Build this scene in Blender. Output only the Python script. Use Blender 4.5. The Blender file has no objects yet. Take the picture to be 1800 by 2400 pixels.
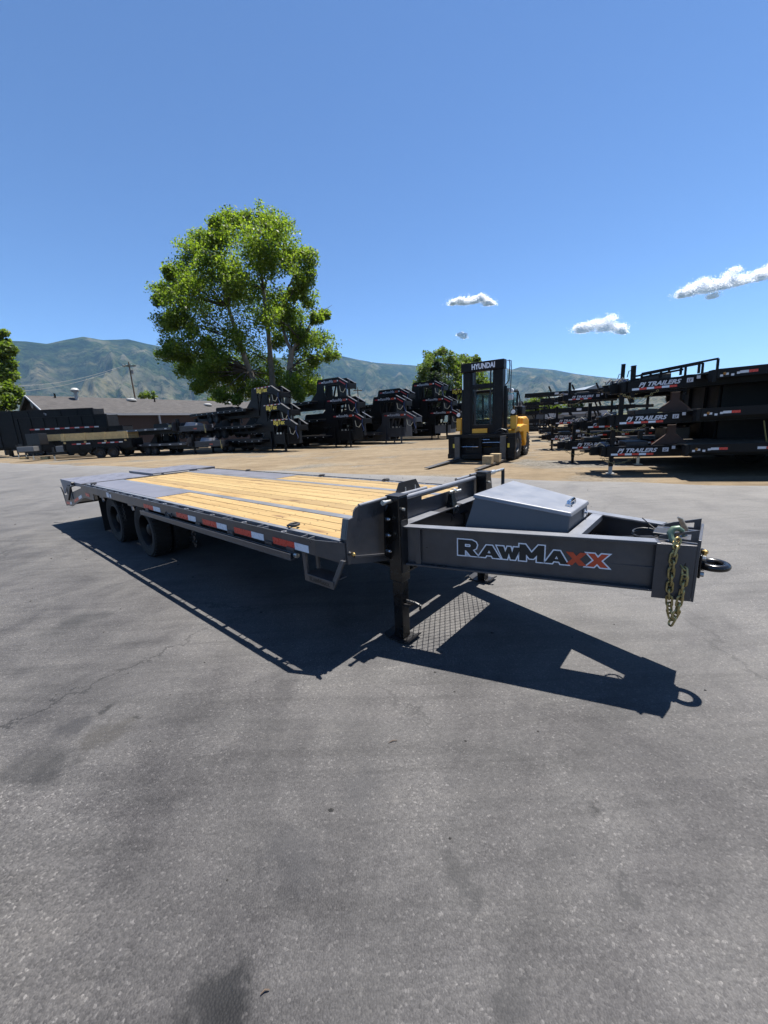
import bpy, bmesh, math, random
import numpy as np
from mathutils import Vector, Matrix, noise as mnoise

random.seed(7); np.random.seed(7)
R = math.radians
scene = bpy.context.scene
COL = scene.collection

# ------------------------------------------------------------------ camera
F_PX, PITCH, ROLL, CAM_H = 901.46, -0.2226, -0.0506, 1.7368      # focal length in pixels of an 1800 x 2400 frame
cam_d = bpy.data.cameras.new('camera')
cam_d.sensor_fit = 'VERTICAL'; cam_d.sensor_height = 24.0
cam_d.lens = 24.0 * F_PX / 2400.0
cam_d.clip_start = 0.05; cam_d.clip_end = 60000
cam = bpy.data.objects.new('camera', cam_d); COL.objects.link(cam)
cam.matrix_world = Matrix.Translation((0, 0, CAM_H)) @ (Matrix.Rotation(math.pi/2 + PITCH, 4, 'X') @ Matrix.Rotation(ROLL, 4, 'Z'))
scene.camera = cam

# ------------------------------------------------------------------ sky, sun, exposure
SUN_AZ, SUN_EL = 0.6716, 1.2478           # toward the sun: angle from +X to +Y, elevation
world = bpy.data.worlds.new('World'); scene.world = world; world.use_nodes = True
nt = world.node_tree; nt.nodes.clear()
sky = nt.nodes.new('ShaderNodeTexSky'); sky.sky_type = 'NISHITA'; sky.sun_disc = False
sky.sun_elevation = SUN_EL; sky.sun_rotation = math.pi/2 - SUN_AZ
sky.altitude = 1400; sky.air_density = 1.0; sky.dust_density = 0.0; sky.ozone_density = 10.0
bg = nt.nodes.new('ShaderNodeBackground'); bg.inputs['Strength'].default_value = 0.068
wo = nt.nodes.new('ShaderNodeOutputWorld')
nt.links.new(sky.outputs[0], bg.inputs[0]); nt.links.new(bg.outputs[0], wo.inputs[0])
sun_d = bpy.data.lights.new('sun', 'SUN'); sun_d.energy = 5.0; sun_d.angle = R(0.53); sun_d.color = (1.0, 0.955, 0.89)
sun = bpy.data.objects.new('sun', sun_d); COL.objects.link(sun)
sdir = Vector((math.cos(SUN_AZ)*math.cos(SUN_EL), math.sin(SUN_AZ)*math.cos(SUN_EL), math.sin(SUN_EL)))
sun.rotation_euler = sdir.to_track_quat('Z', 'Y').to_euler(); sun.location = sdir*40
vs = scene.view_settings
vs.view_transform = 'Standard'; vs.look = 'None'; vs.exposure = 1.30; vs.gamma = 1.0; vs.use_curve_mapping = False
scene.cycles.max_bounces = 5; scene.cycles.diffuse_bounces = 2; scene.cycles.glossy_bounces = 3
scene.cycles.transmission_bounces = 4; scene.cycles.volume_bounces = 1; scene.cycles.transparent_max_bounces = 8

# ------------------------------------------------------------------ survey helper: where a sight line of the photograph meets a depth or the ground
def sight(X, Y):
    u, v = X-900, Y-1200
    cr, sr = math.cos(ROLL), math.sin(ROLL)
    u, v = cr*u+sr*v, -sr*u+cr*v
    a, b, c = u/F_PX, 1.0, -v/F_PX
    cp, sp = math.cos(PITCH), math.sin(PITCH)
    return Vector((a, cp*b-sp*c, sp*b+cp*c))
def at(X, Y, depth):
    d = sight(X, Y); return Vector((0, 0, CAM_H)) + d*(depth/d.y)
def on_ground(X, Y, z=0.0):
    d = sight(X, Y); return Vector((0, 0, CAM_H)) + d*((z-CAM_H)/d.z)

# ------------------------------------------------------------------ materials
MATS = {}
def nodes_of(name):
    m = bpy.data.materials.new(name); m.use_nodes = True
    n = m.node_tree.nodes; l = m.node_tree.links
    return m, n, l, n['Principled BSDF']
def ramp(n, stops, interp='LINEAR'):
    r = n.new('ShaderNodeValToRGB'); r.color_ramp.interpolation = interp
    e = r.color_ramp.elements
    while len(e) < len(stops): e.new(0.5)
    for i, (p, c) in enumerate(stops):
        e[i].position = p; e[i].color = (*c, 1) if len(c) == 3 else c
    return r
def noise_node(n, l, vec, scale, detail=4, rough=.55, dist=0):
    t = n.new('ShaderNodeTexNoise'); t.inputs['Scale'].default_value = scale
    t.inputs['Detail'].default_value = detail; t.inputs['Roughness'].default_value = rough; t.inputs['Distortion'].default_value = dist
    if vec is not None: l.new(vec, t.inputs['Vector'])
    return t
def mixc(n, l, a, b, fac, mode='MIX'):
    m = n.new('ShaderNodeMix'); m.data_type = 'RGBA'; m.blend_type = mode
    for sock, v in ((m.inputs[0], fac), (m.inputs[6], a), (m.inputs[7], b)):
        if isinstance(v, (int, float)): sock.default_value = v
        elif isinstance(v, tuple): sock.default_value = (*v, 1)
        else: l.new(v, sock)
    return m.outputs[2]
def math_node(n, l, op, a, b=None, c=None, clamp=False):
    m = n.new('ShaderNodeMath'); m.operation = op; m.use_clamp = clamp
    for i, v in enumerate((a, b, c)):
        if v is None: continue
        if isinstance(v, (int, float)): m.inputs[i].default_value = v
        else: l.new(v, m.inputs[i])
    return m.outputs[0]
def mapping(n, l, vec, scale=(1, 1, 1), rot=(0, 0, 0)):
    m = n.new('ShaderNodeMapping'); m.inputs['Scale'].default_value = scale; m.inputs['Rotation'].default_value = rot
    l.new(vec, m.inputs['Vector']); return m.outputs[0]
def bump_node(n, l, h, strength, dist=.01):
    b = n.new('ShaderNodeBump'); b.inputs['Strength'].default_value = strength; b.inputs['Distance'].default_value = dist
    l.new(h, b.inputs['Height']); return b.outputs[0]
ALB = .50      # overall reflectance scale that goes with the exposure
def paint(name, col, rough=.4, metal=0.0, var=.18, scale=5, bump=.0, bscale=80, dust=0.0, coat=0.0):
    m, n, l, b = nodes_of(name)
    if metal < .5 and not name.startswith(('letter', 'tape', 'lamp', 'charcoal', 'lift_yellow', 'bg_letter', 'bg_tape', 'hose_white', 'chain')): col = tuple(c*ALB for c in col)
    tc = n.new('ShaderNodeTexCoord').outputs['Object']
    t = noise_node(n, l, tc, scale, 6, .65)
    lo = tuple(max(0, c*(1-var)) for c in col); hi = tuple(min(1, c*(1+var)) for c in col)
    r = ramp(n, [(.3, lo), (.7, hi)]); l.new(t.outputs[0], r.inputs[0])
    c = r.outputs[0]
    if dust > 0:
        t2 = noise_node(n, l, tc, scale*3.1, 8, .7, .4)
        r2 = ramp(n, [(.45, (0, 0, 0)), (.8, (dust, dust, dust))]); l.new(t2.outputs[0], r2.inputs[0])
        c = mixc(n, l, c, (.18, .155, .125), r2.outputs[0])
    l.new(c, b.inputs['Base Color'])
    rr = ramp(n, [(.3, (max(.03, rough-.09),)*3), (.75, (min(1, rough+.11),)*3)]); l.new(t.outputs[0], rr.inputs[0])
    l.new(rr.outputs[0], b.inputs['Roughness'])
    b.inputs['Metallic'].default_value = metal
    b.inputs['Specular IOR Level'].default_value = .22 if name.startswith(('bg_black', 'lift_black')) else .5
    b.inputs['Coat Weight'].default_value = coat; b.inputs['Coat Roughness'].default_value = .12
    if bump > 0:
        t3 = noise_node(n, l, tc, bscale, 3, .6)
        l.new(bump_node(n, l, t3.outputs[0], bump), b.inputs['Normal'])
    MATS[name] = m; return m

paint('charcoal', (.072, .073, .080), .34, .45, .22, 2.2, .08, 14, .20)
paint('grit', (.035, .033, .031), .9, 0, .8, 2.0)
paint('faded_line', (.50, .49, .46), .9, 0, .35, 6)
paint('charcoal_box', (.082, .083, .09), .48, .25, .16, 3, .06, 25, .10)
paint('charcoal_sunlit', (.180, .187, .205), .42, .40, .12, 3, .05, 60, .10)  # lighter copy of charcoal for sunlit tops, glare put into the colour
paint('black_paint', (.008, .008, .009), .25, 0, .3, 4, .03, 30, .04)
paint('black_steel', (.022, .022, .025), .45, .1, .3, 4, .05, 30, .10)
paint('bg_black', (.005, .005, .006), .5, 0, .3, 2, 0, 30, .02)
paint('bg_black_satin', (.007, .007, .008), .5, 0, .4, 1.2, .05, 8, .06)
paint('bg_black_deep', (.003, .003, .004), .7, 0, .3, 2, 0, 30, .03)
paint('bg_charcoal', (.075, .080, .095), .42, .35, .15, 2, 0, 30, .08)
paint('rubber', (.009, .009, .010), .85, 0, .3, 9, .25, 50, .04)
paint('chrome', (.72, .73, .75), .18, 1.0, .08, 8)
paint('zinc', (.55, .54, .50), .38, .9, .15, 40)
paint('brass', (.62, .44, .17), .25, 1.0, .1, 20)
paint('chain_gold', (.36, .29, .13), .42, .85, .35, 40)
paint('hook_green', (.22, .32, .22), .42, .25, .15, 20)
paint('hook_bronze', (.40, .34, .27), .4, .8, .2, 20)
paint('tape_red', (.55, .035, .02), .3, 0, .12, 30)
paint('tape_white', (.62, .66, .72), .3, 0, .06, 30)
paint('bg_letter', (.55, .56, .60), .5, 0, .1, 20)
paint('letter_white', (.72, .73, .78), .4, 0, .05, 20)
paint('letter_black', (.010, .011, .012), .45, 0, .1, 20)
paint('letter_red', (.50, .065, .022), .4, 0, .1, 20)
paint('letter_yellow', (.72, .55, .05), .4, 0, .1, 20)
paint('letter_grey', (.26, .28, .31), .4, 0, .1, 20)
paint('bg_tape_red', (.35, .02, .02), .4, 0, .1, 20)
paint('bg_tape_white', (.55, .56, .58), .4, 0, .1, 20)
paint('lift_yellow', (.60, .30, .012), .35, 0, .12, 2, 0, 30, .08)
paint('lift_black', (.006, .006, .008), .5, 0, .3, 2, 0, 30, .06)
paint('fork_steel', (.075, .072, .07), .5, .5, .3, 6, .1, 20, .15)
paint('lamp_white', (.70, .71, .72), .25, 0, .05, 8)
paint('white_wall', (.66, .66, .66), .6, 0, .06, 1, 0, 30, .05)
paint('grey_wall', (.26, .25, .24), .7, 0, .08, 1, 0, 30, .08)
paint('blue_steel', (.36, .42, .48), .5, .1, .08, 1)
paint('brick_wall', (.075, .045, .038), .8, 0, .2, 6)
paint('trim_white', (.60, .62, .66), .5, 0, .06, 3)
paint('roof_vent', (.62, .62, .60), .5, .1, .1, 3)
paint('bare_wood', (.95, .68, .30), .7, 0, .22, 3, .2, 30)
paint('timber', (.62, .46, .25), .75, 0, .3, 8, .3, 40)
paint('pole_wood', (.17, .12, .085), .85, 0, .25, 4, .3, 20)
paint('rust', (.10, .05, .035), .75, 0, .35, 6)
paint('strap_yellow', (.36, .33, .12), .8, 0, .15, 8)
paint('hose_white', (.60, .56, .42), .5, 0, .15, 8)
paint('cable_blue', (.10, .16, .42), .5, 0, .15, 8)
paint('box_grey', (.26, .265, .27), .5, .1, .1, 4)
paint('amber', (.60, .25, .03), .3, 0, .1, 8)
paint('seat_red', (.35, .03, .03), .5, 0, .1, 8)

def mat_glass():
    m, n, l, b = nodes_of('cab_glass')
    b.inputs['Base Color'].default_value = (.50, .66, .68, 1); b.inputs['Roughness'].default_value = .05
    b.inputs['Transmission Weight'].default_value = .95; b.inputs['IOR'].default_value = 1.15
    b.inputs['Specular IOR Level'].default_value = .8
    tc = n.new('ShaderNodeTexCoord').outputs['Object']
    t = noise_node(n, l, tc, 3, 4); r = ramp(n, [(.3, (.03,)*3), (.8, (.10,)*3)]); l.new(t.outputs[0], r.inputs[0]); l.new(r.outputs[0], b.inputs['Roughness'])
    MATS['cab_glass'] = m
mat_glass()

def mat_plank():
    m, n, l, b = nodes_of('plank_wood')
    tc = n.new('ShaderNodeTexCoord').outputs['Object']
    oi = n.new('ShaderNodeObjectInfo')
    off = n.new('ShaderNodeVectorMath'); off.operation = 'ADD'; l.new(tc, off.inputs[0])
    cmb = n.new('ShaderNodeCombineXYZ'); sc = math_node(n, l, 'MULTIPLY', oi.outputs['Random'], 37.0)
    l.new(sc, cmb.inputs[0]); l.new(sc, cmb.inputs[2]); l.new(cmb.outputs[0], off.inputs[1])
    v = mapping(n, l, off.outputs[0], (.7, 16, 16))
    g = noise_node(n, l, v, 1.6, 8, .62, 1.2)
    gr = ramp(n, [(.28, (.36, .225, .085)), (.48, (.57, .41, .195)), (.72, (.68, .515, .275))]); l.new(g.outputs[0], gr.inputs[0])
    v2 = mapping(n, l, off.outputs[0], (1.2, 60, 60))
    g2 = noise_node(n, l, v2, 2.0, 5, .6, .4)
    r2 = ramp(n, [(.35, (.80, .76, .70)), (.6, (1, 1, 1))]); l.new(g2.outputs[0], r2.inputs[0])
    c = mixc(n, l, gr.outputs[0], r2.outputs[0], .55, 'MULTIPLY')
    # knots
    vk = mapping(n, l, off.outputs[0], (1.1, 4.2, 4.2))
    vo = n.new('ShaderNodeTexVoronoi'); vo.inputs['Scale'].default_value = 1.0; l.new(vk, vo.inputs['Vector'])
    kr = ramp(n, [(.05, (1, 1, 1)), (.16, (0, 0, 0))]); l.new(vo.outputs['Distance'], kr.inputs[0])
    c = mixc(n, l, c, (.20, .10, .04), math_node(n, l, 'MULTIPLY', kr.outputs[0], .85))
    # board to board
    tr = ramp(n, [(0, (.78, .74, .68)), (.35, (1.02, 1.0, .94)), (.65, (.92, .86, .76)), (1, (1.06, 1.0, .92))]); l.new(oi.outputs['Random'], tr.inputs[0])
    c = mixc(n, l, c, tr.outputs[0], 1.0, 'MULTIPLY')
    c = mixc(n, l, c, (ALB*1.02, ALB*1.0, ALB*.88), 1.0, 'MULTIPLY')
    l.new(c, b.inputs['Base Color']); b.inputs['Roughness'].default_value = .68
    l.new(bump_node(n, l, g2.outputs[0], .25, .004), b.inputs['Normal'])
    MATS['plank_wood'] = m
mat_plank()

def mat_tread():
    m, n, l, b = nodes_of('tread_plate')
    tc = n.new('ShaderNodeTexCoord').outputs['Object']
    sx = n.new('ShaderNodeSeparateXYZ'); l.new(tc, sx.inputs[0])
    a = math_node(n, l, 'MULTIPLY', math_node(n, l, 'ADD', sx.outputs[0], sx.outputs[1]), 95.0)
    d = math_node(n, l, 'MULTIPLY', math_node(n, l, 'SUBTRACT', sx.outputs[0], sx.outputs[1]), 95.0)
    p = math_node(n, l, 'MULTIPLY', math_node(n, l, 'SINE', a), math_node(n, l, 'SINE', d))
    h = math_node(n, l, 'GREATER_THAN', p, .35)
    t = noise_node(n, l, tc, 2.2, 6, .65)
    r = ramp(n, [(.3, (.235, .235, .265)), (.7, (.32, .32, .35))]); l.new(t.outputs[0], r.inputs[0])
    c = mixc(n, l, r.outputs[0], (.36, .36, .39), math_node(n, l, 'MULTIPLY', h, .10))
    c = mixc(n, l, c, (.56, .56, .585), 1.0, 'MULTIPLY')
    l.new(c, b.inputs['Base Color']); b.inputs['Metallic'].default_value = .35; b.inputs['Roughness'].default_value = .46
    l.new(bump_node(n, l, h, .10, .003), b.inputs['Normal'])
    MATS['tread_plate'] = m
mat_tread()

def mat_asphalt():
    m, n, l, b = nodes_of('asphalt_surface')
    tc = n.new('ShaderNodeTexCoord').outputs['Object']
    big = noise_node(n, l, tc, .16, 3, .55, .6)
    rb = ramp(n, [(.30, (.112, .106, .101)), (.5, (.142, .135, .128)), (.72, (.172, .163, .152))]); l.new(big.outputs[0], rb.inputs[0])
    c = rb.outputs[0]
    med = noise_node(n, l, tc, .9, 6, .68, .5)
    rm = ramp(n, [(.30, (.64, .64, .66)), (.52, (1, 1, 1)), (.75, (1.16, 1.15, 1.12))]); l.new(med.outputs[0], rm.inputs[0])
    c = mixc(n, l, c, rm.outputs[0], .8, 'MULTIPLY')
    # long sweeping tyre wear
    vw = mapping(n, l, tc, (.35, .05, 1), (0, 0, R(-42)))
    tw = noise_node(n, l, vw, 2.4, 3, .6, .8)
    rw = ramp(n, [(.34, (.78, .78, .79)), (.50, (1, 1, 1)), (.78, (1.14, 1.13, 1.11))]); l.new(tw.outputs[0], rw.inputs[0])
    c = mixc(n, l, c, rw.outputs[0], .75, 'MULTIPLY')
    # aggregate, each stone its own tone, worn in patches
    vo = n.new('ShaderNodeTexVoronoi'); vo.inputs['Scale'].default_value = 118; l.new(tc, vo.inputs['Vector'])
    sepc = n.new('ShaderNodeSeparateColor'); l.new(vo.outputs['Color'], sepc.inputs[0])
    ra = ramp(n, [(0, (.58, .58, .59)), (.35, (.86, .86, .86)), (.7, (1.06, 1.055, 1.04)), (.94, (1.28, 1.27, 1.24)), (.988, (2.1, 2.07, 2.0))]); l.new(sepc.outputs[0], ra.inputs[0])
    wear = noise_node(n, l, tc, .55, 4, .6)
    rwz = ramp(n, [(.32, (.40,)*3), (.68, (1.0,)*3)]); l.new(wear.outputs[0], rwz.inputs[0])
    c = mixc(n, l, c, ra.outputs[0], math_node(n, l, 'MULTIPLY', rwz.outputs[0], .9), 'MULTIPLY')
    vo2 = n.new('ShaderNodeTexVoronoi'); vo2.inputs['Scale'].default_value = 260; l.new(tc, vo2.inputs['Vector'])
    sep2 = n.new('ShaderNodeSeparateColor'); l.new(vo2.outputs['Color'], sep2.inputs[0])
    ra2 = ramp(n, [(0, (.72,)*3), (.6, (1.0,)*3), (.95, (1.3,)*3)]); l.new(sep2.outputs[1], ra2.inputs[0])
    c = mixc(n, l, c, ra2.outputs[0], .75, 'MULTIPLY')
    # fine streaks worn in by traffic along the yard
    vs2 = mapping(n, l, tc, (.5, 6.0, 1), (0, 0, R(-33)))
    ts2 = noise_node(n, l, vs2, 1.3, 5, .7, .6)
    rs2 = ramp(n, [(.36, (.80, .80, .80)), (.52, (1, 1, 1)), (.72, (1.13, 1.12, 1.1))]); l.new(ts2.outputs[0], rs2.inputs[0])
    c = mixc(n, l, c, rs2.outputs[0], .45, 'MULTIPLY')
    # oil spots and repair stains
    warp = noise_node(n, l, tc, 4.5, 5, .7)
    wv = n.new('ShaderNodeVectorMath'); wv.operation = 'SUBTRACT'; l.new(warp.outputs['Color'], wv.inputs[0]); wv.inputs[1].default_value = (.5, .5, .5)
    ws = n.new('ShaderNodeVectorMath'); ws.operation = 'SCALE'; l.new(wv.outputs[0], ws.inputs[0]); ws.inputs['Scale'].default_value = .38
    wa = n.new('ShaderNodeVectorMath'); wa.operation = 'ADD'; l.new(tc, wa.inputs[0]); l.new(ws.outputs[0], wa.inputs[1])
    for (px, py, rad, dark, col) in STAINS:
        p = on_ground(px, py)
        dd = n.new('ShaderNodeVectorMath'); dd.operation = 'DISTANCE'; l.new(wa.outputs[0], dd.inputs[0]); dd.inputs[1].default_value = (p.x, p.y, 0)
        q = math_node(n, l, 'DIVIDE', dd.outputs['Value'], rad)
        rs = ramp(n, [(.42, (dark,)*3), (.62, (dark*.45,)*3), (.9, (0, 0, 0))]); l.new(q, rs.inputs[0])
        c = mixc(n, l, c, col, rs.outputs[0])
    # skid arcs left by turning tyres
    for (cx_, cy_, rad, wid, strength) in ((6.5, -3.5, 7.6, .10, .34), (6.5, -3.5, 7.95, .13, .26), (-9.0, 1.0, 8.4, .12, .34), (-9.0, 1.0, 8.9, .16, .22), (2.0, 14.0, 12.4, .14, .22), (-4.0, 9.5, 7.3, .11, .30)):
        dd = n.new('ShaderNodeVectorMath'); dd.operation = 'DISTANCE'; l.new(tc, dd.inputs[0]); dd.inputs[1].default_value = (cx_, cy_, 0)
        q = math_node(n, l, 'DIVIDE', math_node(n, l, 'ABSOLUTE', math_node(n, l, 'SUBTRACT', math_node(n, l, 'ADD', dd.outputs['Value'], math_node(n, l, 'MULTIPLY', med.outputs[0], .12)), rad)), wid)
        rs = ramp(n, [(.3, (strength,)*3), (1.0, (0, 0, 0))]); l.new(q, rs.inputs[0])
        c = mixc(n, l, c, (.05, .049, .048), math_node(n, l, 'MULTIPLY', rs.outputs[0], rwz.outputs[0]))
    # hairline cracks
    vc = n.new('ShaderNodeTexVoronoi'); vc.feature = 'DISTANCE_TO_EDGE'; vc.inputs['Scale'].default_value = .42
    wc = n.new('ShaderNodeVectorMath'); wc.operation = 'SCALE'; l.new(wv.outputs[0], wc.inputs[0]); wc.inputs['Scale'].default_value = .5
    wca = n.new('ShaderNodeVectorMath'); wca.operation = 'ADD'; l.new(tc, wca.inputs[0]); l.new(wc.outputs[0], wca.inputs[1])
    l.new(wca.outputs[0], vc.inputs['Vector'])
    rc = ramp(n, [(.0035, (1, 1, 1)), (.0075, (0, 0, 0))]); l.new(vc.outputs['Distance'], rc.inputs[0])
    cm = noise_node(n, l, tc, .33, 2); rcm = ramp(n, [(.47, (0, 0, 0)), (.54, (.9, .9, .9))]); l.new(cm.outputs[0], rcm.inputs[0])
    c = mixc(n, l, c, (.045, .044, .043), math_node(n, l, 'MULTIPLY', rc.outputs[0], rcm.outputs[0]))
    # dust near the dirt lot, carried further to paint in the grazing-view brightening
    sx = n.new('ShaderNodeSeparateXYZ'); l.new(tc, sx.inputs[0])
    e = math_node(n, l, 'ADD', math_node(n, l, 'MULTIPLY', sx.outputs[0], .545), math_node(n, l, 'MULTIPLY', sx.outputs[1], .838))
    e = math_node(n, l, 'ADD', e, math_node(n, l, 'MULTIPLY', med.outputs[0], 3.0))
    rd = ramp(n, [(0, (0, 0, 0)), (.32, (.34,)*3), (.7, (.50,)*3), (1, (.78,)*3)]);
    l.new(math_node(n, l, 'DIVIDE', math_node(n, l, 'SUBTRACT', e, 1.6), 12.0, clamp=True), rd.inputs[0])
    c = mixc(n, l, c, mixc(n, l, (.355, .340, .312), ra.outputs[0], .22, 'MULTIPLY'), rd.outputs[0])
    c = mixc(n, l, c, rs2.outputs[0], .5, 'MULTIPLY'); c = mixc(n, l, c, rm.outputs[0], .45, 'MULTIPLY')
    c = mixc(n, l, c, (ALB*.99, ALB*1.01, ALB*1.07), 1.0, 'MULTIPLY')
    l.new(c, b.inputs['Base Color'])
    rr = ramp(n, [(.3, (.66,)*3), (.8, (.85,)*3)]); l.new(med.outputs[0], rr.inputs[0]); l.new(rr.outputs[0], b.inputs['Roughness'])
    b.inputs['Specular IOR Level'].default_value = .15
    hgt = math_node(n, l, 'MULTIPLY', vo.outputs['Distance'], -1.0)
    l.new(bump_node(n, l, hgt, .55, .006), b.inputs['Normal'])
    MATS['asphalt_surface'] = m
# (pixel the stain is seen at, radius m, strength, colour)
STAINS = [(505, 2345, .15, .9, (.025, .025, .026)), (555, 2310, .08, .7, (.03, .03, .031)), (535, 2400, .10, .85, (.025, .025, .026)), (1398, 1898, .045, .9, (.03, .03, .03)),
          (165, 1705, .17, .7, (.040, .040, .043)), (250, 1722, .18, .6, (.06, .055, .047)), (258, 1660, .08, .9, (.03, .03, .03)), (306, 1690, .05, .9, (.035, .034, .032)),
          (60, 1800, .20, .55, (.05, .049, .048)), (130, 1800, .16, .6, (.04, .04, .04)), (175, 1455, .24, .7, (.045, .045, .045)), (250, 1440, .16, .6, (.05, .05, .05)), (690, 2010, .20, .5, (.045, .045, .048)),
          (120, 1490, .22, .4, (.05, .05, .05)), (850, 1845, .20, .4, (.06, .06, .063)), (1090, 2080, .10, .6, (.04, .04, .04)), (1480, 2080, .06, .6, (.04, .04, .04)), (1200, 2330, .09, .5, (.045, .045, .045))]
mat_asphalt()

def mat_dirt():
    m, n, l, b = nodes_of('dirt_surface')
    tc = n.new('ShaderNodeTexCoord').outputs['Object']
    t = noise_node(n, l, tc, .11, 6, .6, .5)
    r = ramp(n, [(.3, (.255, .192, .128)), (.5, (.345, .268, .185)), (.72, (.42, .345, .25))]); l.new(t.outputs[0], r.inputs[0])
    t2 = noise_node(n, l, tc, 1.6, 9, .72, .3)
    r2 = ramp(n, [(.3, (.68, .66, .64)), (.55, (1, 1, 1)), (.8, (1.15, 1.14, 1.12))]); l.new(t2.outputs[0], r2.inputs[0])
    c = mixc(n, l, r.outputs[0], r2.outputs[0], .9, 'MULTIPLY')
    # grey gravel drifts
    t3 = noise_node(n, l, tc, .22, 4, .5, .4)
    rg = ramp(n, [(.55, (0, 0, 0)), (.63, (1, 1, 1))]); l.new(t3.outputs[0], rg.inputs[0])
    vo = n.new('ShaderNodeTexVoronoi'); vo.inputs['Scale'].default_value = 14; l.new(tc, vo.inputs['Vector'])
    sp = n.new('ShaderNodeSeparateColor'); l.new(vo.outputs['Color'], sp.inputs[0])
    rv = ramp(n, [(0, (.13, .125, .12)), (.6, (.25, .24, .225)), (1, (.36, .35, .33))]); l.new(sp.outputs[0], rv.inputs[0])
    c = mixc(n, l, c, rv.outputs[0], math_node(n, l, 'MULTIPLY', rg.outputs[0], .8))
    # wheel ruts
    vw = mapping(n, l, tc, (.12, 1.5, 1), (0, 0, R(-28)))
    tw = noise_node(n, l, vw, 1.0, 4, .6, .5)
    rw = ramp(n, [(.40, (.80, .79, .78)), (.56, (1, 1, 1))]); l.new(tw.outputs[0], rw.inputs[0])
    c = mixc(n, l, c, rw.outputs[0], .8, 'MULTIPLY')
    # dry grass and fields far away
    ln = n.new('ShaderNodeVectorMath'); ln.operation = 'LENGTH'; l.new(tc, ln.inputs[0])
    fr = math_node(n, l, 'DIVIDE', math_node(n, l, 'SUBTRACT', ln.outputs['Value'], 130.0), 120.0, clamp=True)
    tf = noise_node(n, l, tc, .006, 6, .6); rf = ramp(n, [(.35, (.07, .10, .035)), (.6, (.22, .19, .10))]); l.new(tf.outputs[0], rf.inputs[0])
    c = mixc(n, l, c, rf.outputs[0], fr)
    c = mixc(n, l, c, (ALB, ALB, ALB*.95), 1.0, 'MULTIPLY')
    l.new(c, b.inputs['Base Color']); b.inputs['Roughness'].default_value = .95; b.inputs['Specular IOR Level'].default_value = .15
    l.new(bump_node(n, l, math_node(n, l, 'ADD', t2.outputs[0], math_node(n, l, 'MULTIPLY', vo.outputs['Distance'], -.3)), .7, .06), b.inputs['Normal'])
    MATS['dirt_surface'] = m
mat_dirt()

def mat_mountain():
    m, n, l, b = nodes_of('mountain_scrub')
    tc = n.new('ShaderNodeTexCoord').outputs['Object']
    t = noise_node(n, l, tc, .0016, 9, .66, .8)
    r = ramp(n, [(.38, (.016, .034, .014)), (.46, (.042, .066, .026)), (.54, (.075, .092, .040)), (.61, (.17, .15, .10)), (.70, (.25, .215, .165))]); l.new(t.outputs[0], r.inputs[0])
    t2 = noise_node(n, l, tc, .012, 8, .7, .3)
    r2 = ramp(n, [(.42, (.22, .28, .22)), (.52, (1, 1, 1)), (.62, (1.5, 1.4, 1.28))]); l.new(t2.outputs[0], r2.inputs[0])
    c = mixc(n, l, r.outputs[0], r2.outputs[0], .95, 'MULTIPLY')
    sx = n.new('ShaderNodeSeparateXYZ'); l.new(tc, sx.inputs[0])
    low = math_node(n, l, 'DIVIDE', math_node(n, l, 'SUBTRACT', 640.0, sx.outputs[2]), 420.0, clamp=True)
    t3 = noise_node(n, l, tc, .0042, 8, .7, .6); r3 = ramp(n, [(.44, (0, 0, 0)), (.53, (1, 1, 1))]); l.new(t3.outputs[0], r3.inputs[0])
    c = mixc(n, l, c, (.33, .28, .22), math_node(n, l, 'MULTIPLY', math_node(n, l, 'MULTIPLY', low, r3.outputs[0]), .9))
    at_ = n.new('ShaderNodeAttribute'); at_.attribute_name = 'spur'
    sr = ramp(n, [(.30, (.45, .52, .42)), (.5, (1, 1, 1)), (.75, (1.5, 1.38, 1.2))]); l.new(at_.outputs['Fac'], sr.inputs[0])  # dry spurs paler, wooded gullies darker; spur shading also put into the colour
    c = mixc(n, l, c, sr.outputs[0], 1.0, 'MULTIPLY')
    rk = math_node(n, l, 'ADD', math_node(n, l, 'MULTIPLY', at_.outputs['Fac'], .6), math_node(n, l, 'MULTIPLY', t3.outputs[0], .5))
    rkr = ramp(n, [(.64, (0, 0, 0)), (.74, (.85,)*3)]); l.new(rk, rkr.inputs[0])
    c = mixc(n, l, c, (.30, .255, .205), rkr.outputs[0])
    for (px, py, dist, rad) in SNOW:
        p = at(px, py, dist)
        dd = n.new('ShaderNodeVectorMath'); dd.operation = 'DISTANCE'
        wv = mixc(n, l, tc, t2.outputs['Color'], 0.0)
        l.new(tc, dd.inputs[0]); dd.inputs[1].default_value = p
        q = math_node(n, l, 'ADD', math_node(n, l, 'DIVIDE', dd.outputs['Value'], rad), math_node(n, l, 'MULTIPLY', math_node(n, l, 'SUBTRACT', t2.outputs[0], .5), 4.0))
        rs = ramp(n, [(.7, (1, 1, 1)), (.85, (0, 0, 0))]); l.new(q, rs.inputs[0])
        c = mixc(n, l, c, (.8, .8, .82), rs.outputs[0])
    c = mixc(n, l, c, (ALB*.92, ALB, ALB*.9), 1.0, 'MULTIPLY')
    l.new(c, b.inputs['Base Color']); b.inputs['Roughness'].default_value = 1; b.inputs['Specular IOR Level'].default_value = 0
    l.new(bump_node(n, l, t2.outputs[0], 1.0, 90), b.inputs['Normal'])
    MATS['mountain_scrub'] = m
SNOW = [(1252, 862, 9000, 90), (1225, 862, 9000, 50), (866, 851, 7400, 50), (200, 791, 5300, 30)]
mat_mountain()

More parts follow.
